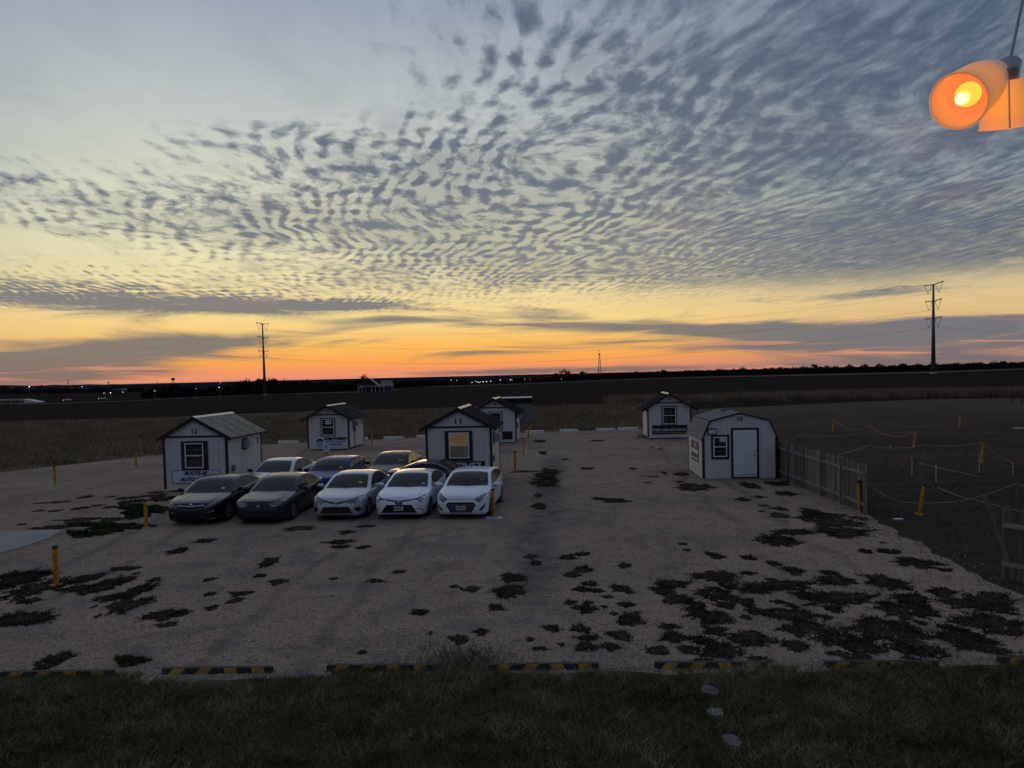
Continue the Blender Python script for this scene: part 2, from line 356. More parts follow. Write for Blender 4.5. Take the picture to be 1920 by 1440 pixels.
# ------------------------------------------------------------------ ground
ys = [-40, 0, 20, 40, 60, 90] + list(range(110, 400, 15)) + list(range(400, 1900, 60)) + [2200, 3000, 4500, 7000]
xs = [-5200, -2600, -1400, -900, -600, -450] + list(range(-360, 361, 30)) + [450, 600, 900, 1400, 2600, 5200]
gv = [(x, y, H(x, y)) for y in ys for x in xs]; nx = len(xs)
gf = [(j*nx+i, j*nx+i+1, (j+1)*nx+i+1, (j+1)*nx+i) for j in range(len(ys)-1) for i in range(nx-1)]
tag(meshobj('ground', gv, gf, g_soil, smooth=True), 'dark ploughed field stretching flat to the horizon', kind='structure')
def densify(pts, step, amp, close=True):
    out = []; n = len(pts)
    for i in range(n if close else n-1):
        a, b = pts[i], pts[(i+1) % n]; k = max(1, int((b-a).length/step))
        for j in range(k):
            p = a.lerp(b, j/k); q = noise.noise(Vector((p.x*.9, p.y*.9, 3)))*amp + noise.noise(Vector((p.x*3.1, p.y*3.1, 9)))*amp*.5
            nrm = Vector((-(b-a).y, (b-a).x, 0)).normalized(); out.append(p + nrm*q)
    return out
def sheet(name, pts, z, m, label, step=.35, amp=.2):
    pts = densify([Vector((p.x, p.y, 0)) for p in pts], step, amp)
    bm = bmesh.new(); vs = [bm.verts.new((p.x, p.y, z)) for p in pts]; f = bm.faces.new(vs); bmesh.ops.triangulate(bm, faces=[f])
    me = bpy.data.meshes.new(name); bm.to_mesh(me); bm.free()
    me.flip_normals() if me.polygons[0].normal.z < 0 else None
    return tag(link(name, me, m), label, kind='structure')
V2 = lambda x, y: Vector((x, y, 0))
px_ = lambda l: [P(*q) for q in l]
back_edge = px_([(0, 887), (120, 873), (310, 853), (500, 834), (640, 828), (800, 820), (1000, 811), (1200, 805), (1290, 803)])
right_edge = px_([(1302, 812), (1420, 850), (1475, 890), (1560, 928), (1630, 968), (1700, 1008), (1790, 1058), (1870, 1095), (1925, 1122)])
front_edge = px_([(1925, 1246), (1760, 1256), (1440, 1264), (1120, 1262), (900, 1262), (760, 1266), (510, 1274), (300, 1280), (60, 1286)])
lot = [V2(-70, 30)] + back_edge + right_edge + [V2(14, 14.2), V2(14, 12.0)] + front_edge + [V2(-12, 11.7), V2(-70, 11.7)]
belt_far = px_([(-60, 792), (300, 784), (560, 772), (1000, 763), (1300, 754)])
dry = [V2(-120, 30), V2(-70, 27)] + [p + Vector((0, -1.2, 0)) for p in back_edge] + px_([(1298, 790), (1295, 765), (1290, 754)]) + belt_far[::-1] + [V2(-120, 100)]
lawn = [V2(8.5, 20)] + px_([(1302, 824), (1298, 800)]) + px_([(1294, 768), (1500, 759), (1740, 749), (2000, 746)]) + [V2(160, 90), V2(160, -5), V2(9, -5)]
sheet('dry_grass_ground', dry, .004, g_dry, 'strip of dry brown grass land behind the yard', 1.5, .8)
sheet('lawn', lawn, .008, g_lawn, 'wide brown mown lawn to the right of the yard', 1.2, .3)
sheet('grass_verge', [V2(-40, -6), V2(30, -6), V2(30, 12.6), V2(-40, 12.6)], .012, g_verge, 'dark grass verge in front of the wheel stops', 1, .1)
sheet('gravel_yard', lot, .018, g_gravel, 'pale gravel yard covered with dark weed patches', .3, .22)
slab = px_([(-400, 1010), (-40, 1000), (118, 996), (96, 1010), (40, 1030), (0, 1040), (-300, 1090)])
mb = MB(); k = len(slab); mb.v = [(p.x, p.y, z) for z in (.0, .05) for p in slab]; mb.f = [tuple(range(k))[::-1], tuple(range(k, 2*k))] + [(i, (i+1) % k, k+(i+1) % k, k+i) for i in range(k)]
tag(mb.build('concrete_pavement', g_slab), 'pale concrete slab at the left edge of the yard', kind='structure')
def strip(name, pts, w, m, label, lift):
    v = []; f = []
    for i, p in enumerate(pts):
        d = (pts[min(i+1, len(pts)-1)]-pts[max(0, i-1)]).normalized(); n = Vector((-d.y, d.x, 0))
        for s in (-1, 1): q = p+n*s*w/2; v.append((q.x, q.y, H(q.x, q.y)+lift))
    f = [(2*i, 2*i+2, 2*i+3, 2*i+1) for i in range(len(pts)-1)]
    return tag(meshobj(name, v, f, m), label, kind='structure')
roadpts = [P(x, y) for x, y in [(-60, 760), (0, 758), (120, 756), (250, 752), (400, 744), (480, 741), (560, 738), (690, 735), (760, 731)]]
rp = []
for a, b in zip(roadpts, roadpts[1:]):
    for j in range(8): rp.append(a.lerp(b, j/8))
strip('road', rp, 7, g_road, 'narrow pale road crossing behind the ploughed field', .12)
fr = []
fpts = [P(x, y) for x, y in [(800, 726), (1000, 719.5), (1300, 708), (1600, 702), (1760, 698.5), (1960, 691)]]
for a, b in zip(fpts, fpts[1:]):
    for j in range(8): fr.append(a.lerp(b, j/8))
strip('path', fr, 14, mat('field_margin', (.075, .068, .05), .95, var=.3, world=True, vscale=.1), 'grassy margin along the far side of the ploughed field', .12)
# ------------------------------------------------------------------ grass (numpy blades)
def blades(name, pos, h, w, lean, m, label, kind='stuff', cat='grass'):
    n = len(pos); a = rng.uniform(0, 2*math.pi, n); hh = h*rng.uniform(.45, 1.25, n)
    dx, dy = np.cos(a)*w*.5, np.sin(a)*w*.5; lx, ly = rng.normal(0, lean, n)*hh, rng.normal(0, lean, n)*hh
    z0 = pos[:, 2]
    V = np.empty((n, 3, 3), np.float32)
    V[:, 0] = np.stack([pos[:, 0]-dx, pos[:, 1]-dy, z0], 1); V[:, 1] = np.stack([pos[:, 0]+dx, pos[:, 1]+dy, z0], 1)
    V[:, 2] = np.stack([pos[:, 0]+lx, pos[:, 1]+ly, z0+hh], 1)
    me = bpy.data.meshes.new(name); me.vertices.add(n*3); me.vertices.foreach_set('co', V.ravel())
    me.loops.add(n*3); me.loops.foreach_set('vertex_index', np.arange(n*3, dtype=np.int32))
    me.polygons.add(n); me.polygons.foreach_set('loop_start', np.arange(0, n*3, 3, dtype=np.int32)); me.update(calc_edges=True)
    o = link(name, me, m); o['kind'] = kind; o['label'] = label
    return o
def gm(name, cols, sc=.8, rough=.8):
    m = bpy.data.materials.new(name); m.use_nodes = True; t = NT(m.node_tree); b = t.n['Principled BSDF']; p = t.pos()
    n = t.add(t.mul(t.noise(p, sc, 4, .6), .55), t.mul(t.noise(p, 30, 2, .6), .45))
    k = len(cols); t.l.new(t.ramp(n, [(.36+.28*i/(k-1), tuple(c)+(1,)) for i, c in enumerate(cols)]), b.inputs['Base Color'])
    b.inputs['Roughness'].default_value = rough; b.inputs['Specular IOR Level'].default_value = .04; return m
m_verge = gm('verge_blades', [(.035, .052, .012), (.085, .095, .032), (.14, .115, .055), (.36, .29, .19)], .6)
m_dry = gm('dry_blades', [(.10, .070, .046), (.23, .165, .105), (.36, .27, .17)], .3)
m_lawn = gm('lawn_blades', [(.050, .042, .030), (.095, .070, .052), (.16, .12, .09)], .5)
m_green = gm('green_blades', [(.018, .032, .008), (.035, .055, .015)], 1)
N = 210000
p = np.stack([rng.uniform(-8.5, 9.5, N), rng.uniform(8.2, 12.2, N), np.full(N, .012)], 1)
dens_n = np.array([noise.noise(Vector((a*.9, b*1.2, 0))) + .6*noise.noise(Vector((a*3.7, b*3.7, 5))) for a, b in p[::3, :2]]); dn = np.repeat(dens_n, 3)[:N]
stp = np.where((p[:, 0] < -6.0) | ((p[:, 0] > -2.95) & (p[:, 0] < -1.7)), .42, .0)
edge = 11.50 + stp*1.5 + .18*np.array([noise.noise(Vector((a*1.3, 7, 0))) for a in p[:, 0]]) + .25*np.exp(-((p[:, 0]+.85)/.8)**2)*3
gap = np.ones(N, bool)
for a_, b_ in ((-7.9, -6.2), (-5.3, -3.7), (-1.45, -.35), (-.4, 1.35), (2.2, 4.0), (4.8, 6.6)):
    if a_ > -1.4 or a_ < -4: gap &= ~((p[:, 0] > a_) & (p[:, 0] < b_))
edge = edge + gap*rng.exponential(.16, N)
p = p[(rng.uniform(-.75, .45, N) < dn) & (p[:, 1] < edge)]
blades('grass', p, .11, .011, .7, m_verge, 'low dark mixed grass covering the verge in the foreground')
N = 3400; tc_ = np.stack([rng.uniform(-8.5, 9.5, N), 8.4+rng.beta(1.3, 1, N)*3.35], 1); keep = np.array([noise.noise(Vector((a*.8+20, b*1.1, 0))) for a, b in tc_]) > rng.uniform(-.5, .3, N); tc_ = tc_[keep]
m_straw = gm('straw_blades', [(.04, .06, .015), (.11, .12, .05), (.22, .17, .10), (.40, .32, .22)], 1.6)
q_ = tc_.repeat(26, 0)+rng.normal(0, .045, (len(tc_)*26, 2)); blades('grass_tufts', np.concatenate([q_, np.full((len(q_), 1), .012)], 1), .15, .014, .75, m_straw, 'taller green and straw coloured tufts in the foreground grass')
N = 1700; p = np.stack([rng.normal(-.95, .48, N), rng.normal(12.25, .45, N), np.full(N, .02)], 1)
blades('tall_grass', p, .12, .012, .6, gm('weed_blades', [(.05, .06, .035), (.13, .14, .09)], 2), 'loose green weeds spilling onto the gravel between two wheel stops')
# dry belt blades, denser near the yard
L = []
be = [(q.x, q.y) for q in back_edge]; be_x = np.array([q[0] for q in be]); be_y = np.array([q[1] for q in be])
N = 170000; xx = rng.uniform(-75, 34, N); y0 = np.interp(xx, be_x, be_y); yy = y0 + .4 + rng.beta(1.1, 1.6, N)*58
clump = np.array([noise.noise(Vector((a*.16, b*.34, 2))) for a, b in zip(xx[::2], yy[::2])]).repeat(2)[:N]
xl = np.interp(yy, [P(1302, 812).y, P(1300, 756).y], [P(1296, 812).x, P(1290, 756).x]); k = (np.abs(xx/yy) < .75) & (yy < 107) & (xx < xl) & (clump > rng.uniform(-.6, .25, N))
p = np.stack([xx, yy, np.full(N, .004)], 1)[k]
blades('dry_grass', p, .55, .05, .45, m_dry, 'belt of tall dry grass between the yard and the ploughed field')
N = 60000; xx = rng.uniform(14, 110, N); yc = np.interp(xx, [P(1300, 758).x, P(1740, 746).x, P(1960, 744).x], [P(1300, 758).y, P(1740, 746).y, P(1960, 744).y]); yy = yc + 2 + rng.beta(1.2, 2, N)*16
k = np.array([noise.noise(Vector((a*.12, b*.2, 8))) for a, b in zip(xx, yy)]) > rng.uniform(-.7, .2, N)
blades('tall_dry_grass', np.stack([xx, yy, np.full(N, .004)], 1)[k], 1.15, .08, .3, m_dry, 'line of tall dry grass along the far side of the lawn')
N = 120000; xx = rng.uniform(8, 44, N); yy = 14+rng.beta(1, 1.6, N)*40; re_x = [q.x for q in right_edge][::-1]; re_y = [q.y for q in right_edge][::-1]
xe = np.interp(yy, re_y, re_x); k = (xx > xe+.1-rng.exponential(.32, N)) & (xx/yy < .74) & ((xx > 11.6) | (yy < 33)); p = np.stack([xx, yy, np.full(N, .018)], 1)[k]
blades('lawn_grass', p, .07, .02, .7, m_lawn, 'short brown and green grass on the lawn beyond the fence')
gp = []
for (cx, cy, wx, wy, n_) in [(265, 958, 62, 16, 9000), (210, 990, 80, 12, 5000), (160, 1003, 50, 8, 2500), (150, 985, 40, 5, 1000), (1840, 1050, 80, 20, 1), (245, 1243, 40, 12, 900), (1390, 935, 3, 2, 1)]:
    c = P(cx, cy); ex = P(cx+wx, cy)-c; ey = P(cx, cy-wy)-c; a = rng.uniform(0, 2*math.pi, n_); r = np.sqrt(rng.uniform(0, 1, n_))*(.75+.25*np.sin(a*3+1)+.12*np.sin(a*9))
    for i in range(n_): gp.append((c.x+ex.x*math.cos(a[i])*r[i]+ey.x*math.sin(a[i])*r[i], c.y+ex.y*math.cos(a[i])*r[i]+ey.y*math.sin(a[i])*r[i], .018))
blades('green_grass', np.array(gp), .06, .02, .8, m_green, 'patches of green grass on the gravel beside the dark sedan')
# ------------------------------------------------------------------ weed mats on the gravel
Z3 = [(170,62,28,7),(188,93,20,6),(330,120,40,18),(500,132,38,10),(632,162,38,11),(735,200,70,18),(925,212,46,14),(500,214,42,11),(330,228,130,22),(628,246,34,10),(1220,258,105,42),(1225,100,60,12),(1100,97,30,10),(1370,160,110,28),(1520,192,34,10),(650,40,130,28),(740,0,120,12),(100,268,110,16),(60,300,55,20),(400,275,45,22),(330,320,100,36),(140,350,85,28),(245,380,45,18),(375,378,50,18),(480,358,45,16),(560,290,110,30),(700,275,150,24),(960,250,130,22),(800,325,80,22),(950,345,200,30),(665,360,40,12),(728,382,32,12),(530,405,52,22),(300,435,125,42),(485,442,30,11),(730,425,140,34),(940,393,60,20),(900,440,40,12),(1500,310,80,22),(1350,345,100,28),(1330,400,150,45),(1700,370,190,40),(1770,330,80,20),(1780,470,180,50),(1390,470,36,12),(1520,487,50,14),(105,487,52,18),(120,540,70,26),(330,508,75,20),(265,560,65,26),(530,555,120,38),(810,485,70,26),(740,508,75,28),(740,582,90,24),(960,545,130,50),(1230,510,190,65),(1100,590,100,40),(1300,600,80,30),(1430,620,100,36),(1650,560,150,60),(1600,530,100,30),(370,610,130,45),(200,610,70,25),(40,610,60,25),(560,660,60,18),(950,625,60,14),(1060,650,80,20),(1340,655,50,12),(270,665,60,14)]
Z2 = [(95,52,65,10),(110,73,45,6),(225,76,38,8),(398,205,32,9),(283,252,38,8),(70,240,26,8),(690,282,26,8),(765,298,42,12),(990,240,62,22),(965,305,85,28),(910,392,42,18),(515,413,50,15),(720,558,54,20),(830,515,50,20),(1200,502,48,18),(1083,555,18,9),(1370,590,60,24),(1370,550,60,16),(1507,592,58,20),(1350,114,48,10),(1275,128,42,10),(1568,174,38,11),(1360,190,54,15),(1298,220,45,12),(1385,265,40,12),(1345,294,46,12),(1420,305,40,10),(1540,292,60,18),(1600,310,26,8),(1482,335,26,8),(1285,365,38,12),(1380,365,26,9),(1463,384,20,7),(1367,396,72,20),(1578,378,46,16),(1510,422,24,8),(1600,450,72,32),(1340,498,56,20),(1535,530,64,24),(1110,160,32,10),(1090,125,30,8),(570,522,12,4),(220,620,28,8),(1130,605,44,10),(1240,583,20,5)]
Z1 = [(30,250,130,50),(180,290,110,45),(120,235,120,35),(500,285,95,32),(590,255,70,25),(440,240,60,25),(650,245,50,15),(400,290,90,16),(710,300,80,35),(650,380,75,40),(560,342,70,18),(765,352,30,7),(790,247,30,9),(845,430,105,26),(930,415,60,18),(855,480,48,11),(155,355,56,14),(100,450,190,32),(1090,390,36,12),(1210,352,34,12),(1240,318,55,12),(1075,318,32,9),(1075,245,36,9),(1335,226,28,8),(1435,258,40,12),(1385,155,45,22),(485,385,18,5),(505,432,14,4),(300,660,60,30),(235,690,50,30),(120,360,30,10),(10,345,35,12),(635,190,55,12),(700,212,25,6),(1055,42,60,12),(920,95,50,14)]
Zs = [(890,915,62,11),(1015,897,45,8),(1048,958,28,6),(1150,982,65,12),(1028,1000,28,6),(1160,1030,70,22),(1400,1020,90,28),(445,732,65,14),(560,825,150,22),(940,812,70,24),(1150,800,90,18),(1200,870,80,16),(100,690,30,6),(210,790,35,6),(250,748,45,4),(440,785,40,7),(300,547,20,3),(240,535,14,3),(0,930,100,7),(330,722,20,10)]
Zr = [(80,905,55,20),(200,940,120,24),(250,1000,200,30),(290,1060,190,30),(40,960,60,20),(420,960,60,13),(460,1195,40,12),(620,1200,80,14),(590,1137,25,6)]
Zl = [(520,830,40,7),(350,862,75,6),(250,868,30,5),(600,880,45,7),(500,900,50,8),(340,913,40,5),(690,826,40,5),(780,835,60,7),(860,828,40,7),(960,800,50,6),(950,822,60,9),(820,855,70,10),(1000,840,80,14),(680,893,50,6),(130,998,30,5),(500,968,140,9),(330,1015,120,14),(240,915,40,6),(690,970,60,12)]
Zf = [(1020,905,26,8),(1032,885,18,5),(1010,950,14,4),(1120,936,10,3),(1150,940,24,4),(1008,930,8,3),(686,989,16,3),(560,992,30,4),(650,1000,14,3),(1012,952,15,5),(1025,907,15,8),(1022,892,20,5),(985,885,25,2),(1012,828,10,2),(1018,850,8,3),(1100,880,14,2),(1120,827,14,1.5),(1060,862,8,1.5),(30,1090,26,12),(355,942,16,4)]
W_ = [(x/2.743+1220, y/2.743+1000, a/2.743, b/2.743) for x, y, a, b in Z3] + [(x/2.743+600, y/2.743+1000, a/2.743, b/2.743) for x, y, a, b in Z2] + \
     [(x/2.743, y/2.743+1000, a/2.743, b/2.743) for x, y, a, b in Z1] + [(x/3.84+1160, y/3.84+700, a/3.84, b/3.84) for x, y, a, b in Zs] + \
     [(x/3.79+1500, y/3.79+720, a/3.79, b/3.79) for x, y, a, b in Zr] + [(x/3.274, y/3.274+680, a/3.274, b/3.274) for x, y, a, b in Zl] + Zf
mv, mf, lp = [], [], []
for (cx, cy, wx, wy) in W_:
    c = P(cx, cy); rx = min((P(cx+wx, cy)-c).length, 3); yy0 = P(cx, cy+wy*.7).y; yy1 = P(cx, cy-wy*.7).y; ry = max(.10, (yy1-yy0)*.72); rx *= 1.0
    rx *= .88; k = len(mv); n = max(34, int(rx*90)); sd_ = random.uniform(0, 90); mv.append((c.x, c.y, .030))
    rad = []
    for i in range(n):
        t = 2*math.pi*i/n; ct, st_ = math.cos(t), math.sin(t)
        q = 1 + .55*noise.noise(Vector((ct*1.1+sd_, st_*1.1, 1))) + .5*noise.noise(Vector((ct*rx*4+sd_, st_*ry*4, 4))) + .5*noise.noise(Vector((ct*rx*13+sd_, st_*ry*13, 7)))
        q = max(.4, q); rad.append(q); mv.append((c.x+rx*q*ct, c.y+ry*q*st_, .021))
    for i in range(n): mf.append((k, k+1+i, k+1+(i+1) % n))
    m_ = int(min(3500, rx*ry*3.14*(1500 if c.y < 22 else 600)))
    for _ in range(m_):
        t = random.uniform(0, 2*math.pi); r = random.random()**.42*rad[int(t/(2*math.pi)*n) % n]*(1.05+abs(random.gauss(0, .13)))
        lp.append((c.x+rx*r*math.cos(t), c.y+ry*r*math.sin(t), .02))
m_mat = gm('weed_mat', [(.012, .008, .007), (.030, .018, .014), (.055, .036, .028), (.09, .065, .052)], 1.1, .95)
m_leaf = gm('weed_leaf', [(.014, .010, .008), (.034, .021, .016), (.060, .042, .028), (.12, .08, .06)], 1.5, .95)
tag(meshobj('ground_cover', mv, mf, m_mat), 'dark reddish weed mats spread over the gravel', kind='stuff')
blades('low_weeds', np.array(lp), .026, .034, 1.3, m_leaf, 'short dark leaves growing out of the weed mats')
# loose stones
N = 26000; pts = []
for _ in range(N):
    y = 11.9+random.random()**2.2*18; x = random.uniform(-.72, .72)*y
    pts.append((x, y))
sv, sf = [], []
for x, y in pts:
    if x > 11 and y > 16: continue
    s = random.uniform(.008, .022)*(1+(random.random() < .03)*1.4); k = len(sv); a = random.uniform(0, 6.28)
    for j in range(4): sv.append((x+math.cos(a+j*1.57)*s*random.uniform(.7, 1.3), y+math.sin(a+j*1.57)*s*random.uniform(.7, 1.3), .014))
    sv.append((x, y, .018+s*.8)); sf += [(k+j, k+(j+1) % 4, k+4) for j in range(4)]
tag(meshobj('loose_stones', sv, sf, gm('stones', [(.12, .11, .10), (.26, .235, .21), (.48, .45, .42)], 4, .9)), 'small loose stones scattered over the gravel', kind='stuff')
# flat broken stones lying in the verge
for (cx, cy, wx, wy) in [(1330, 1306, 18, 8), (1341, 1347, 17, 9), (1372, 1404, 18, 12)]:
    c = P(cx, cy); rx = (P(cx+wx, cy)-c).length; ry = (P(cx, cy-wy)-P(cx, cy+wy)).length/2; n = 18; v = []
    rq = [random.uniform(.72, 1.1) for _ in range(n)]
    for z in (.04, .10):
        for i in range(n):
            t = 2*math.pi*i/n; q = rq[i]; v.append((rx*q*math.cos(t), ry*q*math.sin(t), z))
    o = meshobj('paving_stone', v, [tuple(range(n, 2*n)), tuple(range(n))[::-1]] + [(i, (i+1) % n, n+(i+1) % n, n+i) for i in range(n)], mat('slab_stone', (.17, .165, .16), .9, var=.3, vscale=4, bump=.5), loc=(c.x, c.y, 0))
    tag(o, {1306: 'flat pale stone in the verge grass, nearest to the striped wheel stops', 1347: 'flat pale stone in the verge grass, the middle one of three', 1404: 'flat pale stone in the verge grass, nearest to the viewer of three'}[cy], 'paving stone', 'flat stones lying in the verge')
# ------------------------------------------------------------------ lettering
def text_mesh(body, size, extrude=.004, bold=0, shear=0):
    cu = bpy.data.curves.new('lettering', 'FONT'); cu.body = body; cu.size = size; cu.extrude = extrude; cu.offset = bold; cu.shear = shear
    cu.align_x = 'CENTER'; cu.align_y = 'CENTER'; cu.resolution_u = 3
    t = bpy.data.objects.new('tmp', cu); COL.objects.link(t)
    me = bpy.data.meshes.new_from_object(t.evaluated_get(bpy.context.evaluated_depsgraph_get()))
    bpy.data.objects.remove(t); bpy.data.curves.remove(cu); me.materials.clear(); return me
def lettering(body, size, m, parent, M, width=None, name='lettering', **k):
    me = text_mesh(body, size, **k)
    if width:
        xs_ = [v.co.x for v in me.vertices]; w = max(xs_)-min(xs_); me.transform(Matrix.Diagonal((width/w, 1, 1, 1)))
    me.transform(M); return link(name, me, m, parent)
FRONT = Matrix.Rotation(math.pi/2, 4, 'X')                              # text faces -y
def Mf(x, y, z): return Matrix.Translation((x, y, z)) @ FRONT
def Ml(x, y, z): return Matrix.Translation((x, y, z)) @ Matrix.Rotation(-math.pi/2, 4, 'Z') @ FRONT    # faces -x
# ------------------------------------------------------------------ office sheds
muntin_m = mat('muntin_beige', (.20, .19, .17), .5, var=0)
def window(root, x0, z0, x1, z1, fx0, fz0, fx1, fz1, rows=2, cols=3, yb=-.012, warm=False, note=None):
    w = empty('window', parent=root)
    b = MB(); b.box(x0, yb-.03, z0, fx0, yb, z1).box(fx1, yb-.03, z0, x1, yb, z1).box(fx0, yb-.03, z0, fx1, yb, fz0).box(fx0, yb-.03, fz1, fx1, yb, z1)
    b.build('casing', trim, w)
    t = .045; b = MB(); y0, y1 = yb-.05, yb
    b.box(fx0, y0, fz0, fx0+t, y1, fz1).box(fx1-t, y0, fz0, fx1, y1, fz1).box(fx0+t, y0, fz0, fx1-t, y1, fz0+t).box(fx0+t, y0, fz1-t, fx1-t, y1, fz1)
    zm = (fz0+fz1)/2; b.box(fx0+t, y0, zm-.022, fx1-t, y1, zm+.022); b.build('frame', vinyl, w)
    mu = MB()
    for za, zb in ((fz0+t, zm-.022), (zm+.022, fz1-t)):
        up = za > zm
        yy = yb-.028 if up else yb-.018
        for i in range(1, cols): x = fx0+t+(fx1-fx0-2*t)*i/cols; mu.box(x-.006, yy-.006, za, x+.006, yy, zb)
        for j in range(1, rows):
            z = za+(zb-za)*j/rows
            for i in range(cols):
                xa = fx0+t+(fx1-fx0-2*t)*i/cols+.006*(i > 0); xb = fx0+t+(fx1-fx0-2*t)*(i+1)/cols-.006*(i < cols-1); mu.box(xa, yy-.006, z-.006, xb, yy, z+.006)
        g = MB().box(fx0+t, yb-.016 if up else yb-.010, za, fx1-t, yb-.008 if up else yb-.004, zb).build('pane', (glasswarm if up else glasswarm2) if warm else glassm, w)
    mu.build('muntin', muntin_m, w)
    if note: MB().box(note[0], yb-.0335, note[1], note[2], yb-.0295, note[3]).build('paper_notice', paper, w)
    return w
def planks(x0, x1, top, z0, y, d, sp=.2032, sidewall=False):
    b = MB(); x = x0
    while x < x1-.01:
        xe = min(x+sp-.012, x1); za, zb = top(x), top(xe); xm = (x+xe)/2; zm = top(xm)
        poly = [(x, z0), (xe, z0), (xe, zb), (x, za)]
        if zm > max(za, zb)+.001: poly = [(x, z0), (xe, z0), (xe, zb), (xm, zm), (x, za)]
        n = len(b.v); m = len(poly)
        if sidewall: b.v += [(yy, xx, zz) for yy in (y, y+d) for xx, zz in poly]
        else: b.v += [(xx, yy, zz) for yy in (y, y+d) for xx, zz in poly]
        b.f.append(tuple(n+i for i in range(m))); b.f.append(tuple(n+2*m-1-i for i in range(m)))
        for i in range(m): b.f.append((n+i, n+m+i, n+m+(i+1) % m, n+(i+1) % m))
        x += sp
    return b
